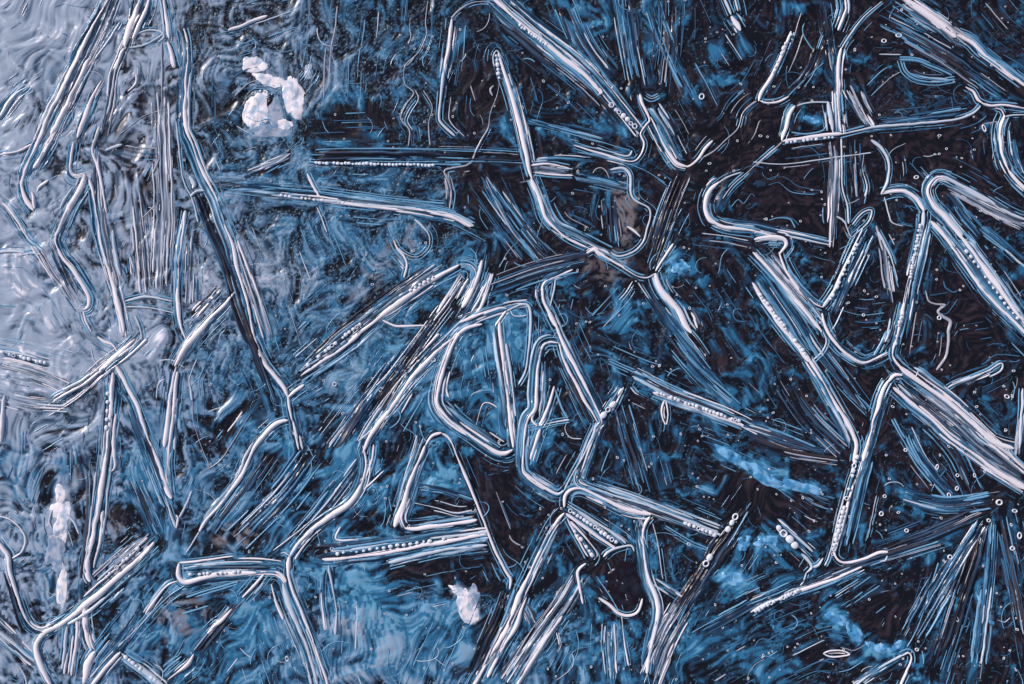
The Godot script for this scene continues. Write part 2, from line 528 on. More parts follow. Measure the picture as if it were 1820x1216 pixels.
const PALETTES := [
	[Color(0.010, 0.025, 0.055), Color(0.030, 0.11, 0.21), Color(0.11, 0.25, 0.40), Color(0.38, 0.48, 0.60)],
	[Color(0.0075, 0.007, 0.011), Color(0.013, 0.015, 0.026), Color(0.024, 0.040, 0.075), Color(0.05, 0.09, 0.16)],
	[Color(0.040, 0.058, 0.095), Color(0.11, 0.155, 0.23), Color(0.26, 0.315, 0.41), Color(0.56, 0.55, 0.62)],
	[Color(0.010, 0.022, 0.048), Color(0.018, 0.058, 0.12), Color(0.040, 0.14, 0.27), Color(0.12, 0.26, 0.41)],
	[Color(0.010, 0.028, 0.06), Color(0.034, 0.12, 0.23), Color(0.12, 0.27, 0.42), Color(0.38, 0.48, 0.61)]]

# thin growth ridges that stand on a blade, each its own length and offset
func streaks(p: Array, w0: float, w1: float, tone: int) -> void:
	var path := smooth_path(p, 2.5)
	var n := path.size()
	var vs := PackedVector3Array()
	var ns := PackedVector3Array()
	var cs := PackedColorArray()
	var idx := PackedInt32Array()
	var many := int(maxf(w0, w1) / 5.0) + 2
	for k in many:
		var v := rng.randf_range(-0.46, 0.46)
		var a := int(rng.randf_range(0.0, 0.75) * n)
		var b := mini(n, a + int(rng.randf_range(0.2, 0.7) * n))
		if b - a < 6:
			continue
		var run := path.slice(a, b)
		var kind: int = [[0, 1, 2, 1], [2, 5, 5, 3], [0, 1, 3, 0], [2, 2, 5, 1], [0, 1, 2, 2]][tone][rng.randi() % 4]
		ring(run, rng.randf_range(1.4, 4.2) * (0.7 if tone == 1 else 1.0), v * lerpf(w0, w1, float(a) / n), kind, rng.randf() * 900.0, 0.9, vs, ns, cs, idx, 5)
	if vs.size():
		commit("streak", vs, ns, cs, idx, m_ridge, host)

func band(p: Array, w0: float, w1: float, tone: int, lift: float, part: String, off: float) -> void:
	var sd := serial * 29.0 + (500.0 if part == "flank" else 0.0)
	var path := smooth_path(p, 4.0)
	var n := path.size()
	if n < 3:
		return
	var K := clampi(int(maxf(w0, w1) / 1.5), 9, 46)
	var vs := PackedVector3Array()
	var cs := PackedColorArray()
	var idx := PackedInt32Array()
	var pal: Array = PALETTES[tone]
	var brown := Color(0.075, 0.055, 0.062)
	var flank := part == "flank"
	for i in n:
		var t := (path[mini(i + 1, n - 1)] - path[maxi(i - 1, 0)]).normalized()
		var side := Vector2(-t.y, t.x)
		var f := float(i) / (n - 1)
		var al := i * 4.0
		var w := lerpf(w0, w1, f) * (1.0 + 0.5 * n_b.get_noise_2d(al * 0.3, sd + 60.0))
		for k in K:
			var v := float(k) / (K - 1) - 0.5
			var q := path[i] + side * (off + v * w + 2.2 * n_b.get_noise_2d(al * 0.35, sd + 3.0))
			var s := 0.9 * n_c.get_noise_2d(v * w * 2.0 + sd, al * 0.05) + 0.5 * n_d.get_noise_2d(v * w * 1.7, al * 0.022 + sd) + 0.35 * n_b.get_noise_2d(v * w * 1.6 + sd, al * 0.30)
			var ragged := 0.5 + 1.6 * absf(n_d.get_noise_2d(k * 3.7, sd)) + 0.8 * absf(n_c.get_noise_2d(k * 5.1, sd + 80.0))
			var env := minf(1.0, (0.5 - absf(v)) * 4.0) * minf(1.0, minf(i, n - 1 - i) * 4.0 / (w * ragged + 8.0))
			var h := lift * (0.3 + 1.4 * s) + lift * 1.9 * (env - 0.74)
			if k == 0 or k == K - 1 or i == 0 or i == n - 1:
				h = -4.0
			vs.append(Vector3((q.x - W * 0.5) * U, (hs(q.x, q.y) + h) * U, (q.y - H * 0.5) * U) - org)
			var sc := 0.9 * n_c.get_noise_2d(v * w * 2.0 + sd + 400.0, al * 0.05 + 70.0) + 0.5 * n_d.get_noise_2d(v * w * 1.7 + 60.0, al * 0.022 + sd) + 0.35 * n_b.get_noise_2d(v * w * 1.6 + sd, al * 0.30 + 90.0)
			var g := 0.5 + 0.8 * sc
			var col: Color = pal[0]
			col = col.lerp(pal[1], smoothstep(0.20, 0.45, g))
			col = col.lerp(pal[2], smoothstep(0.55, 0.82, g))
			col = col.lerp(pal[3], smoothstep(0.88, 1.12, g))
			col = col.lerp(brown, (0.15 if tone == 2 or flank else 0.45) * smoothstep(0.15, 0.4, n_b.get_noise_2d(v * w * 2.0 - sd, al * 0.1)))
			cs.append(col)
	for i in n - 1:
		for k in K - 1:
			var a := i * K + k
			idx.append_array([a, a + K, a + 1, a + 1, a + K, a + K + 1])
	var o := commit(part, vs, grid_normals(vs, n, K), cs, idx, m_blade, host if flank else cur)
	if not flank:
		host = o

func grid_normals(vs: PackedVector3Array, n: int, K: int) -> PackedVector3Array:
	var ns := PackedVector3Array()
	ns.resize(vs.size())
	for i in n:
		for k in K:
			var a := vs[mini(i + 1, n - 1) * K + k] - vs[maxi(i - 1, 0) * K + k]
			var b := vs[i * K + mini(k + 1, K - 1)] - vs[i * K + maxi(k - 1, 0)]
			var c := b.cross(a)
			if c.y < 0.0:
				c = -c
			ns[i * K + k] = c.normalized() if c.length() > 1e-14 else Vector3.UP
	return ns

# a bubble seen from above: a bright rim round a clear hollow
func make_bubble(hollow: bool) -> ArrayMesh:
	var prof := [[1.0, -0.4], [0.98, 0.2], [0.86, 0.48], [0.72, 0.5], [0.62, 0.3], [0.58, -0.4]] if hollow else [[1.0, -0.4], [0.98, 0.15], [0.85, 0.45], [0.62, 0.62], [0.3, 0.72], [0.0, 0.75]]
	var vs := PackedVector3Array()
	var ns := PackedVector3Array()
	var cs := PackedColorArray()
	var idx := PackedInt32Array()
	var N := 14
	for j in prof.size():
		for i in N:
			var a := TAU * i / N
			vs.append(Vector3(cos(a) * prof[j][0], prof[j][1], sin(a) * prof[j][0]))
			var o: float = ([1.0, 0.9, 0.4, -0.3, -0.9, -1.0] if hollow else [1.0, 0.9, 0.6, 0.4, 0.2, 0.0])[j]
			ns.append(Vector3(cos(a) * o, 1.0 - absf(o) * 0.6, sin(a) * o).normalized())
			cs.append(Color(0.54, 0.57, 0.66))
	for j in prof.size() - 1:
		for i in N:
			var a := j * N + i
			var b := j * N + (i + 1) % N
			idx.append_array([a, b, a + N, b, b + N, a + N])
	var arr := []
	arr.resize(Mesh.ARRAY_MAX)
	arr[Mesh.ARRAY_VERTEX] = vs
	arr[Mesh.ARRAY_NORMAL] = ns
	arr[Mesh.ARRAY_COLOR] = cs
	arr[Mesh.ARRAY_INDEX] = idx
	var am := ArrayMesh.new()
	am.add_surface_from_arrays(Mesh.PRIMITIVE_TRIANGLES, arr)
	am.surface_set_material(0, m_bubble)
	return am

func bubble_at(parent: Node, origin: Vector3, x: float, y: float, rx: float, ry: float, turn: float, lift := 0.0) -> MeshInstance3D:
	var o := MeshInstance3D.new()
	o.mesh = bubble_mesh
	o.name = "bubble"
	parent.add_child(o, true)
	o.position = Vector3((x - W * 0.5) * U, (hs(x, y) + lift) * U, (y - H * 0.5) * U) - origin
	o.rotation.y = -turn
	o.scale = Vector3(rx * U, minf(rx, ry) * 0.8 * U, ry * U)
	return o

# a row of bubbles from one point to another
func B(n: int, size: float, x0: float, y0: float, x1: float, y1: float, lift := 3.0) -> void:
	if gather:
		return
	base_at(x0, y0)
	var ang := atan2(y1 - y0, x1 - x0)
	var gap := Vector2(x1 - x0, y1 - y0).length() / maxf(n - 1, 1)
	for i in n:
		var f := float(i) / maxf(n - 1, 1)
		var s := size * rng.randf_range(0.65, 1.15)
		if rng.randf() < 0.18:
			continue
		s *= 0.85
		var o := bubble_at(cur, org, lerpf(x0, x1, f) + rng.randf_range(-0.8, 0.8), lerpf(y0, y1, f) + rng.randf_range(-0.8, 0.8), minf(s * rng.randf_range(0.9, 1.5), gap * 0.55), s, ang, lift)
		if s < 3.6 or rng.randf() < 0.4:
			o.mesh = bead_mesh

# a flake: a thin lens with an uneven outline; tone 0 is painted sky reflection
func F(x: float, y: float, rx: float, ry: float, turn: float, tone := 0, thick := 2.2, part := "flake") -> void:
	if gather:
		return
	base_at(x, y)
	serial += 1
	var sd := serial * 41.0
	var N := 56
	var J := 12
	var vs := PackedVector3Array()
	var cs := PackedColorArray()
	var idx := PackedInt32Array()
	var c := cos(deg_to_rad(turn))
	var s := sin(deg_to_rad(turn))
	var pal: Array = [[Color(0.05, 0.20, 0.40), Color(0.16, 0.36, 0.58)], [Color(0.68, 0.64, 0.70), Color(0.34, 0.43, 0.56)], [Color(0.008, 0.007, 0.011), Color(0.014, 0.014, 0.024)], [Color(0.30, 0.34, 0.44), Color(0.16, 0.24, 0.36)]][tone]
	for j in J:
		var f := float(j) / (J - 1)
		for i in N:
			var a := TAU * i / N
			var e := 1.0 + 0.34 * n_b.get_noise_3d(cos(a) * 22.0, sin(a) * 22.0, sd) + 0.10 * n_c.get_noise_3d(cos(a) * 26.0, sin(a) * 26.0, sd)
			var lx := cos(a) * rx * e * f
			var ly := sin(a) * ry * e * f
			var qx := x + lx * c - ly * s
			var qy := y + lx * s + ly * c
			var h := thick * (sqrt(maxf(0.0, 1.0 - f * f)) - 0.3 + (n_b.get_noise_2d(qx * 1.2, qy * 1.2 + sd) * (0.9 if tone == 0 else 0.45) + (0.4 if tone == 0 else 0.0) * n_c.get_noise_2d(qx, qy + sd))) if j < J - 1 else -3.0
			vs.append(Vector3((qx - W * 0.5) * U, (hs(qx, qy) + h) * U, (qy - H * 0.5) * U) - org)
			var g := n_b.get_noise_2d(qx * 1.6, qy * 1.6 + sd) + 0.5 * n_c.get_noise_2d(qx, qy)
			cs.append((pal[0] as Color).lerp(pal[1], 0.9 * smoothstep(0.02, 0.4, g) if tone == 1 else smoothstep(-0.1, 0.2, g)))
	for j in J - 1:
		for i in N:
			var a := j * N + i
			var b := j * N + (i + 1) % N
			idx.append_array([a, a + N, b, b, a + N, b + N])
	var st := SurfaceTool.new()
	st.begin(Mesh.PRIMITIVE_TRIANGLES)
	st.set_smooth_group(0)
	for k in idx:
		st.set_color(cs[k])
		st.add_vertex(vs[k])
	st.index()
	st.generate_normals()
	var o := MeshInstance3D.new()
	o.mesh = st.commit()
	(o.mesh as ArrayMesh).surface_set_material(0, m_flake)
	o.name = part
	cur.add_child(o, true)

# ---------------------------------------------------------------- the crystals
func build_crystals() -> void:
	crystals_upper_pale()
	crystals_lower_pale()
	crystals_middle()
	crystals_upper_dark()
	crystals_lower_dark()
	flakes()

func crystals_upper_pale() -> void:
	thing("ice_ridge", "longest white ridge, kinked halfway, with a dark striated blade along it")
	S(26, 34, [345, 330, 372, 400, 400, 470, 430, 560, 462, 640, 488, 715], 1, 2.2)
	S(20, 34, [414, 420, 436, 480, 456, 540, 474, 600], 2, 1.2, "frost_fringe")
	R(8.5, [326, 50, 331, 72, 334, 110, 330, 150, 329, 200, 331, 232, 342, 258, 360, 305, 385, 355, 400, 400, 415, 440, 425, 490, 440, 540, 452, 600, 468, 640, 485, 665, 505, 690, 512, 706])
	R(7.5, [512, 702, 514, 725, 518, 745, 524, 770, 530, 800])
	R(7, [512, 706, 524, 695, 541, 684])
	R(4, [313, 215, 318, 260, 322, 300, 330, 330, 342, 355, 352, 395], 1, "side_ridge")
	R(11, [338, 312, 346, 328, 342, 335], 1, "side_ridge", false)
	R(6, [338, 350, 350, 340, 366, 338], 1, "side_ridge")

	thing("bladed_crystal", "broad bundle of pale streaks ending in a hooked white tip")
	S(46, 40, [205, -20, 168, 70, 128, 150, 95, 220, 62, 295], 2, 2.2)
	S(30, 26, [130, 110, 105, 170, 75, 235], 2, 2.0)
	R(10, [196, -10, 165, 50, 140, 100, 115, 150, 90, 200, 66, 258, 46, 300, 40, 325, 45, 350, 60, 373])
	R(9, [158, 105, 130, 165, 105, 215, 82, 262, 62, 300], 0, "ridge")
	R(7, [120, 195, 100, 235, 78, 275, 60, 300], 0, "ridge")
	R(5, [213, 38, 190, 75, 165, 110], 1)
	R(5, [60, 372, 60, 352, 57, 340], 0, "hook", false)
	R(5, [66, 342, 72, 330, 86, 320], 0, "hook", false)

	thing("bladed_crystal", "wide white streak leading to a crooked ridge that bends like a knee")
	S(24, 18, [255, -15, 243, 25, 225, 75, 203, 130, 196, 180, 182, 240], 2, 2.0)
	R(12, [250, -10, 244, 20, 232, 50, 222, 84])
	R(9, [266, -5, 260, 20, 248, 45, 236, 70])
	R(7, [222, 86, 208, 115, 202, 140, 198, 175, 190, 205], 1)
	R(9, [180, 142, 166, 170, 152, 208, 138, 245], 0)
	R(7, [131, 253, 125, 285, 124, 303, 133, 313, 152, 309])
	R(12, [153, 311, 142, 338, 124, 368, 110, 400], 0)
	R(9, [122, 368, 106, 403, 99, 425, 110, 455, 130, 480, 150, 510, 160, 530, 157, 546, 147, 551])
	R(8, [148, 553, 152, 570, 161, 590])
	S(24, 28, [96, 440, 118, 490, 142, 535], 1, 2.0)
	R(4, [222, 85, 250, 82, 276, 72, 292, 60], 1)
	R(4, [240, 62, 262, 54, 285, 56, 292, 66, 280, 76], 1)
	R(5, [243, 130, 241, 148, 226, 162], 0, "hook", false)

	thing("ice_needle", "short white needle broken in two, pointing at the longest ridge", "ice needle")
	R(8, [289, -8, 295, 20, 299, 45, 301, 68])
	R(8, [298, 74, 306, 95, 312, 120])

	thing("ice_needle", "rough white streak below the knee-bent ridge, frayed at its foot", "ice needle")
	S(18, 30, [168, 260, 176, 350, 190, 450, 210, 540, 222, 600], 2, 1.8)
	R(6, [178, 225, 165, 262, 170, 285, 177, 312, 190, 378])
	R(8, [160, 318, 170, 372, 178, 420, 190, 470, 203, 510, 214, 560, 221, 592])
	R(5, [200, 408, 206, 450, 214, 490], 1)
	R(7, [228, 450, 234, 488], 0)
	R(6, [240, 560, 250, 590, 252, 605], 1)
	R(5, [222, 535, 260, 528, 306, 536], 1)
	R(4, [224, 545, 270, 548, 308, 556], 1)

	thing("ice_crystal", "faint grey column of fine upright streaks under a small arch")
	S(40, 46, [285, 150, 288, 260, 292, 380, 284, 520], 2, 1.3)
	S(30, 34, [240, 330, 250, 430, 258, 520], 2, 1.2)
	R(3, [288, 60, 288, 130, 286, 210], 3, "ridge", false)
	R(4, [222, 258, 250, 264, 276, 264, 282, 284, 270, 310], 3, "arch", false)
	R(5, [186, 268, 198, 262, 216, 256], 1, "side_ridge", false)
	R(4, [212, 240, 232, 225, 258, 205, 300, 192], 3, "side_ridge", false)

	thing("ice_needle", "slender white needle bowing to meet a forked ridge at its foot", "ice needle")
	R(7.5, [330, 374, 322, 430, 317, 480, 316, 540, 321, 580, 331, 604])
	S(16, 20, [340, 420, 336, 480, 334, 540], 2, 1.2)

	thing("ice_ridge", "white ridge from a blunt upper tip that bends and doubles downward")
	S(22, 20, [400, 500, 372, 530, 345, 560], 2, 2.0)
	S(20, 26, [318, 670, 308, 740, 304, 800], 0, 2.0)
	R(11, [418, 517, 396, 545, 370, 572, 345, 600, 326, 625, 311, 652])
	R(8, [312, 650, 305, 695, 299, 745, 293, 795])
	R(7, [316, 660, 310, 720, 302, 780, 298, 825, 304, 880])
	R(3, [384, 515, 365, 540, 340, 566], 1)

	thing("ice_needle", "white needle curving down left of a narrow V of ridges", "ice needle")
	S(20, 24, [232, 720, 255, 790, 282, 860], 3, 1.8)
	R(8.5, [208, 650, 226, 685, 245, 725, 262, 770, 280, 820, 298, 868, 306, 886])
	R(5, [292, 880, 301, 905, 312, 938], 1)
	R(6, [313, 940, 316, 922, 312, 915], 0, "hook", false)
	R(4, [318, 920, 332, 895, 342, 872], 1)

	thing("ice_crystal", "pale knot where frosted streaks gather into a small fork")
	S(30, 26, [258, 590, 225, 620, 180, 655, 130, 700, 80, 730], 2, 2.0)
	S(46, 30, [0, 650, 60, 665, 120, 690], 2, 1.4)
	S(40, 24, [0, 700, 50, 715, 120, 720], 2, 1.2)
	R(6, [172, 598, 186, 608, 200, 614, 207, 628, 198, 640])
	R(9, [240, 602, 218, 625, 196, 643, 176, 660])
	R(8, [178, 660, 150, 682, 125, 695, 95, 712])

	thing("ice_needle", "beaded pale bar lying in the frosted patch", "ice needle")
	R(9, [-8, 626, 30, 632, 60, 640, 88, 648], 1)
	B(12, 4, 4, 626, 80, 645, 4)

	thing("ice_needle", "short pale needle slanting down beside the hooked blade", "ice needle")
	R(8, [3, 360, 18, 374, 32, 395, 50, 425, 76, 446])
	S(22, 26, [60, 430, 90, 480, 130, 540], 2, 1.3)
	thing("ice_needle", "curved pale streak crossing bluish frosted ice", "ice needle")
	R(6, [-8, 448, 25, 448, 45, 452, 62, 466], 1)
	R(5, [38, 455, 56, 450, 70, 452], 1)
	thing("ice_needle", "thin pale arc joining the hooked blade from the warm grey ice", "ice needle")
	R(4.5, [-8, 276, 14, 273, 38, 267, 58, 256])
	thing("ice_needle", "short white splinter lying on warm grey ice", "ice needle")
	R(9, [-4, 212, 14, 188, 32, 166, 52, 150], 1)
	R(6, [4, 196, 20, 175], 0, "ridge", false)
	thing("ice_needle", "isolated white sliver above the bright frost patch", "ice needle")
	R(6.5, [404, 53, 425, 47, 448, 37, 475, 28])

	thing("frost_patch", "bright white frost patch with a dark hole, like melted wax", "frost patch")
	F(453, 115, 27, 15, 8, 1, 1.6, "lobe")
	F(482, 143, 36, 12, 14, 1, 1.5, "lobe")
	F(457, 196, 24, 36, 12, 1, 1.6, "lobe")
	F(490, 200, 15, 34, -8, 3, 1.5, "lobe")
	F(520, 176, 22, 42, -12, 1, 1.6, "lobe")
	F(548, 128, 10, 16, 10, 3, 1.3, "lobe")
	F(484, 232, 42, 14, 0, 3, 1.5, "lobe")
	F(505, 222, 16, 10, 0, 1, 1.5, "lobe")
	F(480, 178, 6, 12, 24, 2, 3.2, "hole")
	R(3, [438, 168, 452, 158, 476, 160, 492, 168], 2, "vein", false)
	R(3, [500, 150, 502, 180, 508, 212], 2, "vein", false)
	R(3, [436, 206, 455, 216, 478, 212, 492, 224], 2, "vein", false)
	R(4, [536, 140, 545, 128, 548, 118], 1)

	thing("bladed_crystal", "flat blue blade with a beaded lower edge and a frayed white end")
	S(30, 26, [395, 330, 480, 338, 560, 346, 660, 358, 740, 368, 810, 382], 0, 2.4)
	R(6, [470, 345, 560, 355, 650, 364, 740, 372, 800, 382, 842, 402], 1)
	R(8, [700, 368, 760, 376, 805, 386, 838, 402], 0)
	R(3.5, [405, 338, 500, 336, 580, 338, 690, 352, 790, 362], 2)
	B(16, 3, 500, 348, 610, 361, 4)
	R(6, [799, 372, 803, 345, 797, 322, 790, 304, 806, 298, 832, 294], 3)
	S(20, 16, [792, 305, 800, 335, 800, 365], 2, 2.0)

	thing("bladed_crystal", "level dark blade with a row of tiny beads along its edge")
	S(24, 22, [550, 276, 640, 275, 740, 276, 840, 280, 930, 282], 1, 2.6)
	R(4, [548, 288, 640, 291, 740, 292, 820, 292], 2)
	B(34, 3.2, 556, 290, 770, 294, 4)
	R(2.5, [560, 266, 640, 264, 740, 264, 850, 266, 925, 270], 2)
	R(2.5, [790, 288, 860, 287, 930, 290], 2)

	thing("ice_crack", "wandering grey crack dropping from a pointed crystal to a beaded edge", "ice crack")
	R(4, [887, 142, 884, 165, 872, 200, 868, 228, 856, 248, 846, 268, 838, 288, 828, 294], 3, "crack", false)
	R(4, [878, 152, 872, 160, 876, 170], 3, "crack", false)
	thing("ice_crack", "knotted grey crack hanging above the dark hollow", "ice crack")
	R(4, [760, 0, 756, 40, 758, 62, 744, 92, 724, 112, 718, 125, 720, 150, 735, 165, 722, 185, 712, 210, 728, 232, 726, 260], 3, "crack", false)
	R(3, [752, 160, 768, 190, 762, 220, 764, 258], 3, "crack", false)
	R(4, [738, 98, 730, 110, 722, 118], 3, "crack", false)
	R(3, [600, 10, 596, 50, 588, 90, 586, 130], 3, "crack", false)

	thing("ice_needle", "small dashed sliver crossing the flat blue blade", "ice needle")
	R(6, [546, 308, 556, 328, 568, 350])
	R(5.5, [562, 368, 572, 390, 581, 413])
	thing("ice_needle", "ragged pale sliver beside a small black hollow", "ice needle")
	R(6, [470, 302, 492, 290, 516, 272], 1)
	S(14, 18, [440, 305, 480, 292, 516, 276], 2, 1.5)

	thing("ice_crystal", "long spear of white ice under a faint arch, tapering downward")
	R(11, [803, 33, 800, 60, 796, 92, 790, 130])
	R(6, [790, 125, 785, 160, 781, 205, 786, 220, 808, 242], 1)
	S(16, 10, [804, 45, 800, 90, 793, 140], 0, 2.5)
	R(4, [802, 33, 814, 20, 838, 6, 860, 3, 880, 8], 3)

func crystals_lower_pale() -> void:
	thing("ice_needle", "tall white needle with a frosted double edge meeting a slanting ridge", "ice needle")
	S(30, 40, [196, 680, 190, 780, 176, 900, 162, 1010], 0, 2.2)
	R(10, [201, 662, 199, 705, 194, 770, 186, 840, 176, 900, 166, 955, 156, 1000, 156, 1022, 161, 1034])
	R(7, [206, 735, 202, 790, 205, 828, 196, 840])
	R(6, [184, 905, 180, 950, 172, 985, 166, 1010], 0)
	S(16, 16, [160, 830, 158, 930, 146, 1030], 1, 2.0)
	B(5, 4, 192, 700, 190, 760, 5)

	thing("ice_ridge", "thick white slanting ridge that turns a corner and runs on downward")
	S(38, 34, [265, 955, 220, 995, 175, 1035], 2, 2.2)
	B(10, 4, 245, 975, 190, 1025, 5)
	R(12, [274, 964, 240, 1000, 200, 1035, 165, 1065, 130, 1095])
	R(10, [150, 1078, 112, 1108, 82, 1124, 68, 1140, 66, 1158, 75, 1188, 92, 1222])
	R(7, [120, 1110, 160, 1085, 188, 1062], 1)
	R(14, [152, 1072, 151, 1100, 155, 1130, 164, 1156])
	R(8, [138, 1098, 136, 1140, 130, 1180, 127, 1202], 0)
	R(6, [120, 1112, 116, 1150, 110, 1190], 1)
	R(16, [170, 1158, 156, 1182, 148, 1216])
	S(30, 26, [134, 1100, 128, 1150, 120, 1200], 0, 2.0)

	thing("ice_crystal", "looped white ridge curling round a small pale oval")
	R(6, [-6, 918, 18, 924, 38, 942, 46, 962, 38, 982, 18, 994])
	R(7, [-6, 958, 6, 974, 16, 990, 19, 1020, 30, 1058, 42, 1094, 58, 1116, 78, 1120, 104, 1108])
	S(24, 20, [10, 1010, 26, 1070, 44, 1120], 1, 1.8)

	thing("ice_needle", "bowed white needle over dark slanting streaks", "ice needle")
	S(40, 36, [470, 800, 420, 870, 370, 940], 3, 1.6)
	R(8, [512, 747, 490, 755, 466, 778, 446, 808, 430, 845, 402, 884, 372, 918, 354, 946])
	R(3, [354, 946, 344, 962, 332, 982], 1)
	thing("ice_needle", "short pale needle lying on blue frosted ice, alone", "ice needle")
	R(6, [8, 702, 6, 735, 2, 785])
	thing("ice_crack", "thin broken crack wandering below the forked ridges", "ice crack")
	R(5, [350, 638, 342, 655, 337, 675, 340, 695, 342, 712], 1, "crack", false)
	R(2.5, [342, 712, 344, 750, 356, 790, 370, 822, 372, 832, 392, 818, 408, 795, 430, 760, 445, 735], 3, "crack", false)
	R(4, [431, 732, 418, 750, 404, 768], 0, "crack", false)

	thing("bladed_crystal", "level frosted blade with a capped end and tiny beads")
	S(32, 28, [320, 1012, 380, 1008, 440, 1005, 500, 1010], 0, 2.2)
	R(4.5, [318, 1000, 345, 998, 373, 995, 415, 989], 0)
	R(9, [319, 1000, 318, 1022, 330, 1034, 362, 1026, 414, 1020, 480, 1016, 500, 1022, 510, 1034])
	B(14, 3.4, 340, 1020, 440, 1016, 5)
	R(8, [316, 1032, 300, 1038, 284, 1055, 270, 1075, 258, 1092])
	R(4, [330, 1040, 300, 1060, 260, 1100, 225, 1145], 2)
	R(4, [420, 1035, 370, 1050, 330, 1062], 2)
	R(9, [472, 1016, 452, 1040, 431, 1063])

	thing("ice_needle", "white needle fragment beside a spindle-shaped white splinter", "ice needle")
	R(7.5, [412, 1082, 396, 1102, 382, 1112, 368, 1126])
	R(15, [344, 1162, 335, 1178, 318, 1192, 298, 1210])
	S(20, 22, [430, 1060, 390, 1110, 350, 1160], 1, 2.0)
	thing("ice_ridge", "white corner of two ridges, one of them beaded")
	R(7, [216, 1158, 192, 1184, 160, 1222])
	R(9, [214, 1162, 250, 1187, 292, 1222], 1)
	B(9, 4, 224, 1168, 276, 1208, 5)
	thing("bladed_crystal", "pale streaked blade beneath the looped ridge")
	R(8, [-6, 1120, 25, 1145, 62, 1176], 1)
	S(36, 30, [-10, 1110, 30, 1150, 70, 1190], 2, 1.6)
	R(5, [34, 1185, 45, 1205, 48, 1220], 1)
	thing("bladed_crystal", "wide band of blue slanting streaks between two white ridges")
	S(70, 60, [255, 1080, 215, 1130, 170, 1190], 3, 1.8)
	R(4, [290, 1060, 250, 1110, 190, 1170, 160, 1205], 1)
	thing("bladed_crystal", "dull blue slanting streaks fanning under the bowed needle")
	S(60, 50, [560, 800, 500, 880, 420, 960], 3, 1.6)
	S(40, 40, [640, 820, 580, 900, 520, 970], 3, 1.6)
	R(3, [600, 880, 560, 920, 485, 980], 3)
	thing("bladed_crystal", "fan of blue upright streaks inside the narrow V of ridges")
	S(40, 14, [250, 740, 270, 820, 300, 900], 3, 1.6)
	S(24, 30, [240, 850, 260, 900, 280, 950], 3, 1.4)

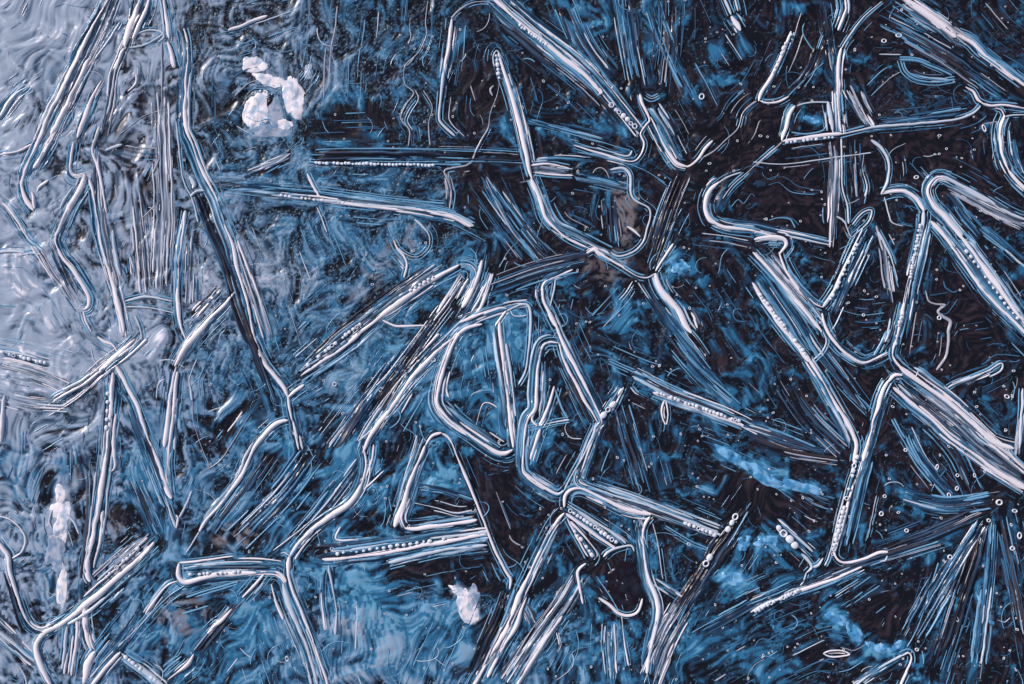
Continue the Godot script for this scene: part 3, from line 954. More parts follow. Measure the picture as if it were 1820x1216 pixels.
func crystals_middle() -> void:
	thing("ice_crystal", "long beaded hairpin crystal with a rounded head, slanting across blue ice")
	S(30, 24, [790, 470, 720, 518, 640, 575, 560, 636], 0, 2.6)
	S(18, 16, [770, 470, 700, 515, 620, 575, 545, 640], 1, 2.2)
	R(10, [816, 471, 795, 483, 754, 507, 712, 535, 671, 566, 623, 607, 581, 637, 534, 668])
	R(8, [816, 471, 833, 472, 844, 484, 840, 505, 826, 532])
	R(4.5, [771, 507, 740, 528, 706, 550, 678, 566], 0)
	R(2.5, [780, 478, 726, 510, 650, 566, 580, 615, 532, 660], 1)
	B(16, 4, 640, 576, 548, 648, 5)
	B(6, 3.5, 770, 492, 730, 516, 5)
	S(26, 20, [825, 490, 800, 530, 770, 570], 2, 2.0)

	thing("ice_crystal", "slanting ridge that sweeps down in a long bow and forks near its foot")
	S(30, 26, [790, 600, 735, 660, 690, 725, 650, 785], 0, 2.4)
	R(8, [822, 586, 806, 600, 762, 640, 719, 690, 692, 731, 657, 776, 645, 806])
	R(4, [762, 655, 730, 690, 690, 740, 636, 784], 1)
	R(3, [830, 560, 780, 610, 720, 665, 660, 740, 634, 784], 1)
	R(9, [644, 792, 650, 827, 643, 862, 623, 893, 588, 917, 554, 941, 529, 969, 516, 989])
	R(6, [664, 790, 662, 812, 656, 832, 648, 852])
	R(5, [682, 836, 664, 854, 646, 870])
	R(8, [516, 989, 512, 1015, 519, 1045, 536, 1089, 557, 1141, 584, 1222])
	R(12, [503, 1036, 519, 1088, 534, 1125, 548, 1160, 566, 1222], 1)
	S(30, 34, [496, 1040, 520, 1100, 545, 1160, 560, 1216], 0, 2.4)
	R(6, [481, 1038, 490, 1066, 503, 1102])
	R(5, [518, 990, 506, 982, 498, 984], 1)

	thing("ice_crystal", "dark streaked slanting blades packed between the hairpin and the bowed ridge")
	S(40, 40, [800, 545, 730, 640, 660, 745], 1, 2.0)
	S(30, 36, [720, 620, 660, 700, 590, 800], 3, 1.8)
	R(3, [760, 570, 700, 650, 640, 720, 585, 790], 1)
	R(4, [678, 568, 700, 578, 715, 580, 756, 578], 0)
	R(4, [733, 700, 712, 735], 0, "side_ridge", false)

	thing("ice_crystal", "bright tangle of white shards at the hairpin's head")
	R(9, [816, 574, 847, 562, 880, 549, 905, 548])
	R(8, [857, 462, 850, 492, 838, 522, 822, 548])
	R(7, [876, 486, 866, 518, 854, 548, 842, 560])
	R(6, [866, 500, 852, 530, 836, 556], 0)
	R(5, [900, 552, 890, 566, 880, 580], 0)
	S(34, 26, [858, 490, 840, 530, 815, 570], 0, 2.6)
	S(30, 16, [810, 590, 850, 562, 900, 545, 938, 540], 0, 2.4)

	thing("ice_crystal", "blunt wedge-shaped crystal with a folded blue bottom edge")
	R(9, [857, 576, 826, 585, 808, 606, 788, 655, 778, 700, 781, 724, 802, 749, 837, 773, 875, 800, 896, 807, 912, 800])
	S(26, 24, [785, 712, 815, 742, 850, 768, 890, 795], 0, 2.4)
	R(7, [888, 570, 892, 620, 898, 670, 906, 728, 912, 796])
	R(5, [900, 610, 910, 680, 916, 740], 1)
	S(24, 22, [880, 580, 890, 660, 902, 760], 0, 2.2)
	R(5, [900, 553, 926, 541, 941, 546, 943, 575, 940, 620, 934, 660, 921, 684], 1)
	R(3, [846, 760, 856, 722, 868, 716, 884, 724], 0, "side_ridge", false)
	R(4, [800, 660, 794, 690, 798, 706], 0, "side_ridge", false)
	R(3, [905, 545, 912, 560, 926, 562, 936, 560], 1, "side_ridge", false)

	thing("ice_crystal", "narrow hairpin crystal with a white inner fork and rounded base")
	R(8, [993, 609, 976, 608, 963, 617, 957, 648, 953, 693, 951, 728, 938, 746, 931, 780, 930, 830, 941, 848, 969, 868, 990, 879, 1003, 872])
	R(5, [1003, 872, 1017, 844, 1035, 812, 1052, 778, 1060, 752], 1)
	R(7, [993, 610, 1003, 641, 1031, 697, 1052, 732, 1062, 752], 0)
	R(8, [985, 686, 977, 716, 968, 743, 959, 757])
	R(5, [986, 690, 998, 722, 1010, 744], 2)
	R(7, [961, 762, 951, 790, 942, 818], 0)
	R(4, [934, 762, 958, 757, 985, 750, 1012, 746], 1)
	R(4, [951, 732, 946, 746, 955, 757], 0, "side_ridge", false)
	R(3.5, [1010, 745, 1004, 762, 1014, 778, 1034, 780], 1, "hook", false)
	S(20, 22, [935, 838, 962, 858, 990, 872], 0, 2.4)
	S(14, 16, [968, 640, 966, 700, 960, 740], 0, 2.2)
	S(14, 20, [1000, 650, 1030, 715, 1050, 755], 1, 2.4)

	thing("ice_ridge", "white zigzag ridge running past the narrow hairpin crystal")
	R(7, [1018, 479, 992, 490, 970, 500, 962, 517])
	R(10, [964, 508, 965, 530, 978, 558, 990, 583], 0)
	R(8.5, [986, 574, 1010, 628, 1038, 683, 1060, 728, 1069, 749, 1060, 764, 1045, 800, 1031, 840, 1029, 856, 1044, 865])
	R(4, [988, 492, 985, 515, 978, 545], 1)
	S(34, 40, [1042, 866, 1110, 888, 1190, 918, 1275, 950], 0, 2.2)
	R(5, [1040, 862, 1090, 880, 1150, 898, 1210, 922, 1282, 952], 1)
	B(8, 4, 1218, 930, 1270, 950, 5)
	R(4, [1180, 938, 1225, 965, 1255, 978], 2)

	thing("ice_crystal", "small dark triangular blade with glinting drops at its base")
	R(6, [1108, 688, 1098, 710, 1086, 732])
	R(5, [1120, 688, 1130, 700, 1136, 702], 1)
	S(22, 14, [1070, 745, 1085, 720, 1105, 690], 0, 2.4)
	B(3, 6, 1072, 738, 1090, 718, 5)
	R(3, [1060, 762, 1085, 738, 1100, 700], 2)

	thing("ice_crystal", "open triangle of white ridges standing on a frosted bar")
	R(12, [756, 792, 740, 828, 728, 862, 714, 906, 702, 938])
	R(6, [785, 770, 768, 775, 756, 792])
	R(6, [785, 770, 800, 783, 820, 828, 845, 888, 865, 940, 880, 978, 900, 1018, 908, 1030, 906, 1048], 0)
	R(8, [719, 939, 743, 939, 795, 932, 848, 925])
	R(7, [720, 938, 714, 918, 726, 884], 0)
	R(4, [848, 930, 836, 920, 800, 926, 760, 934], 1)
	S(36, 34, [560, 985, 650, 972, 750, 958, 868, 945], 0, 2.4)
	R(8, [572, 994, 605, 993, 692, 981, 778, 965, 866, 950])
	R(8, [690, 1000, 740, 988, 800, 976, 866, 968], 1)
	B(18, 3.6, 600, 984, 800, 956, 5)
	R(3, [735, 894, 778, 903, 809, 912, 838, 908], 1, "side_ridge", false)
	R(4.5, [606, 936, 597, 958, 625, 960, 660, 957], 0, "side_ridge")
	S(16, 14, [748, 776, 730, 830, 710, 890], 0, 2.2)
	S(18, 16, [740, 865, 790, 872, 840, 890], 3, 1.8)
	S(26, 30, [900, 1050, 880, 1105, 830, 1216], 1, 2.6)

	thing("ice_needle", "thin jointed needle hanging over pale blue ice", "ice needle")
	R(6, [584, 1004, 590, 1045, 598, 1082, 596, 1128], 1)
	S(16, 16, [575, 1010, 572, 1060, 580, 1120], 0, 1.8)

	thing("ice_ridge", "broad white ridge widening downward beside a dark streaked blade")
	R(9, [1003, 912, 984, 934, 962, 976, 940, 1023, 925, 1055, 912, 1090])
	R(14, [926, 1050, 908, 1100, 882, 1150, 838, 1224])
	R(8, [935, 1060, 918, 1110, 895, 1150, 866, 1204], 0)
	S(22, 32, [925, 1060, 900, 1115, 855, 1205], 2, 2.4)

	thing("bladed_crystal", "pale ragged blade with feathered edges slanting down from a dark notch")
	S(36, 50, [1035, 1015, 1000, 1075, 960, 1130, 905, 1216], 2, 2.2)
	R(9, [1000, 1094, 952, 1162, 915, 1224])
	R(5, [1042, 1002, 1028, 1016, 1030, 1040, 1036, 1074], 0, "side_ridge")
	R(3, [1018, 1022, 985, 1080, 940, 1140, 900, 1200], 1)
	S(18, 22, [925, 1070, 938, 1090, 945, 1110], 2, 1.8)
	S(16, 12, [990, 1120, 996, 1145, 990, 1160], 2, 1.8)

	thing("ice_crystal", "beaded hairpin crystal with a knuckle and a long bowed tail")
	R(9, [1003, 902, 1005, 882, 1018, 870, 1038, 870, 1073, 886, 1114, 906, 1158, 914])
	R(10, [1150, 914, 1160, 917, 1150, 928], 0, "knuckle", false)
	R(8.5, [1156, 918, 1145, 934, 1142, 958, 1147, 996, 1155, 1034, 1169, 1069, 1169, 1096, 1159, 1141, 1150, 1198])
	S(24, 26, [1006, 900, 1050, 932, 1098, 968], 0, 2.6)
	R(5, [1006, 895, 1050, 922, 1100, 955, 1112, 966], 1)
	R(6, [1006, 912, 1050, 945, 1096, 975], 0)
	B(14, 4.5, 1014, 908, 1094, 962, 5)
	S(12, 18, [1012, 928, 1034, 960, 1058, 992], 0, 2.6)
	R(5, [1008, 922, 1024, 952, 1045, 990], 0)
	R(5, [1014, 926, 1040, 956, 1062, 984, 1056, 996], 0)
	B(7, 4, 1022, 945, 1052, 985, 5)
	R(5, [1072, 990, 1082, 980, 1100, 973, 1121, 970, 1127, 980], 1)
	R(3, [1160, 930, 1168, 960, 1174, 1000, 1178, 1030], 1)
	S(26, 20, [1130, 920, 1138, 945, 1146, 970], 2, 1.6)
	S(24, 20, [1160, 1030, 1190, 1050, 1215, 1065], 0, 1.8)

	thing("ice_crystal", "black hollow with a scalloped white rim, split by fine lines")
	F(1106, 1040, 38, 52, 4, 2, 2.5, "hollow")
	R(5, [1064, 1062, 1084, 1075, 1100, 1090, 1118, 1094, 1134, 1086, 1142, 1064], 0, "rim")
	R(3, [1080, 1000, 1096, 1040, 1108, 1085], 2, "rim", false)
	R(3, [1060, 1024, 1085, 1060, 1100, 1088], 2, "rim", false)
	R(4, [1104, 1094, 1110, 1140, 1117, 1184], 0)
	R(4, [1092, 1108, 1094, 1160, 1090, 1208], 1)
	S(30, 30, [1085, 1105, 1082, 1150, 1088, 1216], 0, 1.8)

	thing("ice_crystal", "jagged white ridge from a pointed beaded tip down to a dark junction")
	R(5, [879, 118, 877, 102, 883, 91, 892, 104], 1)
	R(9.5, [885, 93, 896, 128, 908, 162, 918, 200, 928, 245, 938, 290, 946, 318])
	R(9, [944, 316, 958, 350, 968, 384, 984, 404])
	R(6, [970, 388, 985, 405, 1010, 425, 1042, 440])
	R(8, [1042, 450, 1056, 444, 1066, 452, 1090, 464, 1110, 476])
	R(5, [1104, 474, 1130, 490, 1150, 494, 1164, 486], 1)
	B(6, 4, 882, 100, 887, 140, 5)
	S(14, 24, [905, 130, 925, 200, 944, 290], 0, 2.0)
	S(30, 26, [955, 335, 985, 395, 1030, 420, 1085, 448], 0, 2.4)
	S(24, 12, [940, 296, 980, 302, 1018, 306], 2, 2.6, "wedge")
	R(5, [944, 294, 976, 292, 1012, 298], 0)
	R(4, [946, 306, 980, 310, 1018, 312], 0)
	S(18, 12, [950, 285, 1000, 282, 1050, 286], 0, 2.0)

	thing("ice_crystal", "scalloped thin ridge drooping like a curtain hem")
	R(5, [1084, 302, 1107, 299, 1120, 312, 1121, 342, 1130, 357, 1152, 369, 1156, 384, 1150, 408, 1143, 430, 1125, 448, 1100, 455, 1085, 448], 1)
	R(6, [1114, 402, 1126, 410, 1138, 422], 0, "side_ridge", false)
	S(20, 14, [1020, 312, 1070, 322, 1120, 336], 3, 2.2)
	S(40, 40, [1080, 350, 1085, 390, 1090, 430], 1, 1.6)

	thing("ice_crystal", "dark star of shadowy streaks spreading from a bare junction")
	S(40, 50, [1215, 310, 1190, 370, 1158, 470], 1, 1.8)
	S(50, 26, [850, 310, 900, 380, 960, 460], 3, 1.6)
	S(50, 36, [870, 300, 920, 400, 985, 470], 1, 1.6)
	S(46, 40, [1050, 460, 960, 480, 850, 520], 1, 2.0)
	R(2.5, [1212, 370, 1196, 400, 1180, 440, 1165, 480], 2, "ridge", false)

	thing("ice_needle", "curled hook of white ice like a fishhook, beside a thin loop", "ice needle")
	R(6, [699, 426, 706, 442, 718, 456, 724, 472, 719, 494])
	R(4.5, [706, 440, 722, 453, 742, 457, 760, 442, 763, 420, 750, 402, 736, 390], 1)
	S(16, 10, [690, 450, 705, 465, 718, 480], 0, 1.6)

func crystals_upper_dark() -> void:
	thing("bladed_crystal", "thick white spear-shaped blade with a rounded foot and bubble trail")
	R(11, [872, -8, 900, 20, 940, 54, 980, 86, 1012, 112, 1042, 138, 1062, 158, 1069, 168])
	R(5, [1064, 154, 1070, 165, 1062, 169], 0, "ridge", false)
	S(32, 30, [895, -5, 960, 50, 1030, 105, 1080, 160, 1140, 235], 0, 2.4)
	S(24, 26, [890, 40, 960, 95, 1040, 160, 1110, 235], 1, 2.0)
	R(3, [905, 5, 960, 45, 1020, 90, 1060, 130], 2)
	B(8, 5.5, 1080, 182, 1128, 226, 5)
	B(12, 3.4, 924, 46, 970, 80, 5)

	thing("ice_crystal", "thin rimmed crystal whose rim loops back under the bubble trail")
	R(5, [1138, 167, 1142, 184, 1154, 212, 1148, 222, 1138, 238, 1145, 256, 1138, 276, 1121, 287, 1080, 276, 1019, 258])
	R(4, [1124, 268, 1112, 278, 1060, 262], 1)
	S(18, 22, [1018, 262, 1060, 272, 1112, 285], 0, 2.4)
	R(3, [940, 215, 1000, 235, 1060, 250, 1120, 268], 2)
	S(20, 18, [935, 212, 1000, 230, 1070, 248], 3, 2.0)
	R(3, [1110, 290, 1150, 305, 1182, 326], 2)

	thing("ice_ridge", "smooth J-shaped white ridge trailing off into a faint crooked crack")
	R(8.5, [1155, 208, 1169, 236, 1187, 269, 1204, 291, 1220, 296])
	R(6, [1212, 294, 1224, 296, 1240, 283, 1254, 264, 1267, 250])
	R(4, [1249, 280, 1270, 268, 1290, 249, 1311, 228, 1321, 200, 1345, 180], 3)
	S(30, 24, [1160, 185, 1185, 225, 1212, 278], 0, 2.2)
	R(4, [1146, 170, 1158, 176, 1172, 170], 1)

	thing("ice_crystal", "pointed V of white ice with a beaded arm over black ice")
	R(6.5, [1406, 55, 1398, 80, 1384, 112, 1368, 144, 1354, 166, 1349, 180])
	R(6, [1349, 178, 1362, 183, 1384, 181, 1402, 172], 0)
	R(3, [1400, 172, 1430, 142, 1464, 112], 2)
	S(26, 30, [1412, 165, 1440, 130, 1470, 60], 1, 2.4)
	B(9, 3.6, 1404, 62, 1374, 128, 5)

	thing("ice_crystal", "thin upright ridge ending in a bundle of parallel white bars")
	R(3.5, [1568, 2, 1536, 30, 1512, 60, 1496, 86], 1)
	R(7, [1496, 84, 1490, 112, 1489, 145, 1491, 190, 1496, 234])
	R(10, [1472, 180, 1476, 205, 1480, 232], 1)
	R(5, [1484, 165, 1486, 200, 1488, 236], 1)
	S(44, 40, [1484, 160, 1486, 200, 1490, 240], 0, 2.4)
	S(40, 14, [1510, 150, 1530, 190, 1550, 228], 2, 2.0)
	R(3, [1505, 160, 1530, 200, 1552, 228], 1)
	thing("ice_needle", "bent white stub above the thin upright ridge", "ice needle")
	R(8.5, [1499, -8, 1503, 14, 1498, 34, 1490, 54], 0)
	S(30, 24, [1462, 0, 1470, 60, 1480, 130], 1, 1.8)

	thing("ice_crystal", "small rounded pocket of black ice edged by a white bracket")
	R(7, [1414, 188, 1404, 204, 1397, 230, 1390, 250])
	R(6, [1389, 251, 1420, 246, 1460, 241, 1498, 238])
	R(3, [1416, 188, 1440, 182, 1472, 182], 1)
	R(3, [1406, 235, 1430, 238, 1462, 232, 1470, 215], 2)
	B(12, 3, 1398, 254, 1480, 244, 4)
	R(3, [1390, 253, 1366, 275, 1344, 296], 3)

	thing("ice_ridge", "long thin bow of ice rising to a forked knot at one end")
	R(5, [1492, 240, 1554, 226, 1616, 221, 1685, 215, 1727, 203, 1744, 188], 1)
	R(6, [1716, 154, 1730, 164, 1738, 178, 1747, 184])
	R(6, [1745, 183, 1760, 188, 1785, 188, 1826, 193])
	S(16, 20, [1560, 215, 1640, 208, 1710, 196], 3, 1.8)
	R(4, [1768, 192, 1780, 196, 1785, 206], 0)

	thing("ice_ridge", "plump white ridge hanging in an S below the forked knot")
	R(9, [1786, 204, 1778, 226, 1777, 254, 1783, 282, 1794, 306])
	R(7, [1792, 302, 1806, 320, 1826, 338])
	R(4, [1785, 208, 1800, 205, 1826, 204], 1)
	S(18, 22, [1796, 230, 1800, 270, 1815, 310], 3, 1.8)

	thing("ice_ridge", "broad white ridge narrowing to a smooth bright rod, over brownish streaks")
	R(15, [1598, -8, 1625, 10, 1651, 28, 1676, 46, 1700, 66])
	R(8.5, [1700, 62, 1724, 74, 1744, 94, 1775, 118, 1826, 156])
	S(36, 30, [1610, 0, 1660, 35, 1720, 80], 2, 2.0)
	S(56, 60, [1590, 40, 1680, 90, 1780, 160], 1, 2.2)
	R(3, [1728, 70, 1746, 90, 1778, 112, 1820, 138], 2)
	S(40, 30, [1560, 30, 1620, 60, 1690, 100], 3, 1.8)

	thing("blue_patch", "almond-shaped ring of pale blue ice over black ice", "ice flake")
	R(5, [1600, 106, 1608, 128, 1630, 142, 1664, 146, 1698, 141], 2, "rim")
	R(4, [1598, 106, 1630, 108, 1662, 120, 1692, 134], 2, "rim")
	S(16, 12, [1612, 128, 1650, 138, 1690, 140], 0, 2.0)
	R(3, [1600, 128, 1580, 140, 1560, 160], 3, "rim", false)

	thing("ice_crystal", "leaf-shaped pair of striped blades with a rounded white tip")
	R(8, [1690, 318, 1668, 314, 1655, 324, 1650, 342, 1660, 365, 1685, 392, 1712, 425])
	R(7, [1672, 312, 1706, 328, 1754, 355, 1792, 378, 1826, 392], 1)
	R(9, [1708, 420, 1745, 470, 1776, 514, 1826, 582])
	R(7, [1655, 392, 1686, 430, 1720, 478, 1754, 524, 1790, 560, 1826, 596])
	S(28, 30, [1680, 325, 1750, 365, 1830, 405], 2, 2.2)
	S(30, 26, [1690, 415, 1745, 490, 1825, 585], 0, 2.2)
	B(14, 3.4, 1716, 448, 1806, 566, 5)
	S(40, 30, [1680, 345, 1710, 385, 1745, 425], 3, 1.8)
	R(3, [1636, 296, 1650, 310, 1662, 318], 2, "ridge", false)
	S(24, 30, [1740, 400, 1780, 430, 1825, 470], 3, 1.8)

	thing("ice_crystal", "arched white crystal that drops, bends and runs off as a long ridge")
	R(7, [1566, 346, 1590, 340, 1610, 341, 1630, 355, 1642, 376])
	R(8, [1642, 374, 1640, 400, 1630, 450, 1620, 492], 1)
	R(8, [1608, 538, 1600, 573, 1588, 621, 1590, 638, 1606, 659])
	R(9.5, [1598, 650, 1620, 668, 1651, 690, 1685, 714, 1720, 745, 1750, 775, 1776, 790, 1802, 797])
	S(26, 24, [1650, 385, 1636, 450, 1620, 520, 1604, 610], 0, 2.2)
	B(20, 3.4, 1634, 400, 1616, 492, 6)
	B(9, 3.4, 1600, 560, 1590, 610, 6)
	R(3, [1572, 350, 1580, 380, 1586, 396, 1606, 402], 1)
	S(46, 56, [1615, 680, 1680, 730, 1750, 790, 1825, 850], 2, 2.4)
	S(20, 20, [1620, 650, 1690, 700, 1770, 775], 0, 2.0)

	thing("ice_ridge", "straight white ridge under the arched crystal, with brown streaked ice between")
	R(9, [1588, 688, 1616, 714, 1651, 742, 1685, 773, 1737, 812, 1780, 842, 1826, 870])
	R(6, [1790, 800, 1806, 820, 1826, 836], 0)
	S(26, 30, [1600, 690, 1660, 740, 1730, 800], 1, 2.2)
	S(26, 34, [1690, 775, 1750, 820, 1825, 865], 2, 2.2)
	thing("ice_needle", "upright pale needle beside a frosted corner", "ice needle")
	R(6, [1818, 690, 1815, 740, 1811, 798], 1)
	S(14, 24, [1822, 720, 1815, 770, 1810, 810], 2, 2.0)

	thing("ice_crystal", "thick frosted Y with a crumpled top and a beaded arm")
	R(12, [1340, 426, 1368, 422, 1392, 425, 1398, 436, 1386, 452], 0, "crumpled_top")
	R(9, [1384, 448, 1396, 480, 1420, 517, 1445, 538, 1463, 546])
	R(9, [1338, 448, 1375, 487, 1409, 528, 1440, 566, 1462, 590])
	R(7, [1462, 546, 1478, 524, 1496, 488, 1520, 435, 1535, 404], 1)
	S(36, 26, [1350, 440, 1395, 490, 1440, 545, 1462, 575], 2, 2.4)
	S(24, 26, [1480, 560, 1505, 500, 1545, 415], 3, 2.2)
	B(14, 3.4, 1476, 532, 1522, 436, 6)
	R(7, [1461, 556, 1464, 572, 1476, 598, 1496, 622, 1530, 643, 1555, 638, 1578, 626])
	R(5, [1462, 590, 1469, 607, 1461, 625, 1444, 642], 1)
	S(18, 16, [1590, 560, 1580, 600, 1560, 636], 3, 1.8)
	R(3, [1500, 545, 1486, 575, 1476, 590], 1)

	thing("ice_needle", "long beaded needle that bends at its lower end, over blue streaks", "ice needle")
	R(9, [1337, 502, 1375, 559, 1409, 604, 1440, 643])
	R(8, [1436, 636, 1471, 693, 1496, 736, 1516, 773, 1522, 792, 1518, 822])
	B(20, 3.6, 1350, 524, 1430, 628, 6)
	S(44, 36, [1350, 480, 1400, 555, 1455, 640], 3, 2.2)
	S(24, 22, [1440, 660, 1475, 720, 1510, 790], 0, 2.0)
	S(30, 30, [1455, 610, 1500, 670, 1545, 730], 1, 1.8)
	R(2.5, [1450, 632, 1490, 680, 1535, 725], 2, "ridge", false)

	thing("ice_crystal", "large rounded white bracket enclosing rippled black ice")
	R(5, [1318, 306, 1290, 316, 1268, 332], 1)
	R(9, [1280, 322, 1262, 340, 1254, 366, 1261, 390, 1276, 399])
	R(7, [1268, 394, 1290, 404, 1340, 411, 1382, 420])
	S(18, 14, [1280, 394, 1350, 404, 1480, 432], 0, 2.2)
	R(3.5, [1380, 262, 1352, 285, 1322, 312, 1300, 332, 1284, 354], 1)
	R(3, [1338, 288, 1380, 292, 1412, 290, 1470, 282, 1548, 272], 1)
	R(2.5, [1365, 330, 1385, 325, 1405, 340, 1430, 345, 1448, 346], 2, "ripple", false)
	R(2.5, [1300, 368, 1312, 355, 1322, 362, 1335, 345, 1342, 350], 2, "ripple", false)
	R(2.5, [1366, 392, 1385, 387, 1405, 390, 1414, 405], 2, "ripple", false)
	R(3, [1248, 415, 1290, 420, 1330, 428], 1)

	thing("bladed_crystal", "upright greyish band with a wavy thin ridge and a curved side wall")
	S(26, 22, [1482, 250, 1483, 310, 1480, 380, 1478, 440], 2, 1.8)
	R(4, [1496, 246, 1496, 290, 1498, 335, 1506, 365, 1508, 398], 1)
	R(5.5, [1548, 248, 1568, 266, 1580, 290, 1578, 320, 1566, 346], 1)
	R(4, [1535, 272, 1533, 300, 1541, 330, 1538, 350], 1)
	S(26, 30, [1520, 250, 1522, 300, 1525, 350], 1, 1.8)
	R(4, [1486, 384, 1500, 394, 1512, 420, 1520, 416, 1544, 394, 1550, 374, 1534, 378, 1514, 400], 1, "loop")
	S(16, 22, [1560, 400, 1572, 450, 1582, 520], 2, 1.8)
	R(5, [1560, 410, 1575, 440, 1588, 470, 1596, 500], 1)
	R(3, [1490, 550, 1530, 560, 1572, 556], 2, "side_ridge")

	thing("ice_needle", "short bright stub pointing downward from two faint lines", "ice needle")
	R(6, [1286, -6, 1294, 12, 1300, 26], 1)
	R(12, [1300, 28, 1308, 40, 1317, 54])
	R(4, [1306, -6, 1312, 20], 1)

	thing("ice_crystal", "white spindle under the jagged ridge's junction, trailing faint lines")
	R(6, [1197, 433, 1184, 452, 1172, 470, 1165, 482])
	R(10, [1165, 485, 1176, 514, 1204, 548, 1218, 576, 1230, 592])
	R(4, [1226, 588, 1242, 608, 1258, 632], 1)
	R(4, [1134, 502, 1162, 545, 1182, 568], 1)
	R(5, [1124, 500, 1112, 520, 1100, 534], 1)
	S(28, 24, [1145, 500, 1175, 548, 1210, 595, 1260, 660], 3, 1.8)
	S(16, 12, [1224, 545, 1236, 562, 1244, 582], 2, 2.0)
	S(30, 40, [1190, 600, 1240, 660, 1300, 715], 3, 1.6)

	thing("ice_crack", "curly pale crack winding over black speckled ice", "ice crack")
	R(5, [1644, 516, 1650, 534, 1662, 540, 1680, 542, 1668, 554, 1676, 562, 1690, 572, 1686, 590, 1685, 610, 1681, 635, 1664, 658], 3, "crack", false)
	R(3, [1696, 598, 1704, 588, 1722, 584], 2, "crack", false)
	thing("ice_crystal", "small flat hairpin of pale ice beside the arched crystal's long ridge")
	R(4.5, [1684, 690, 1700, 680, 1725, 672, 1755, 660, 1778, 646, 1783, 650, 1778, 660, 1758, 670], 1)
	S(16, 10, [1690, 688, 1730, 674, 1765, 660], 2, 2.0)

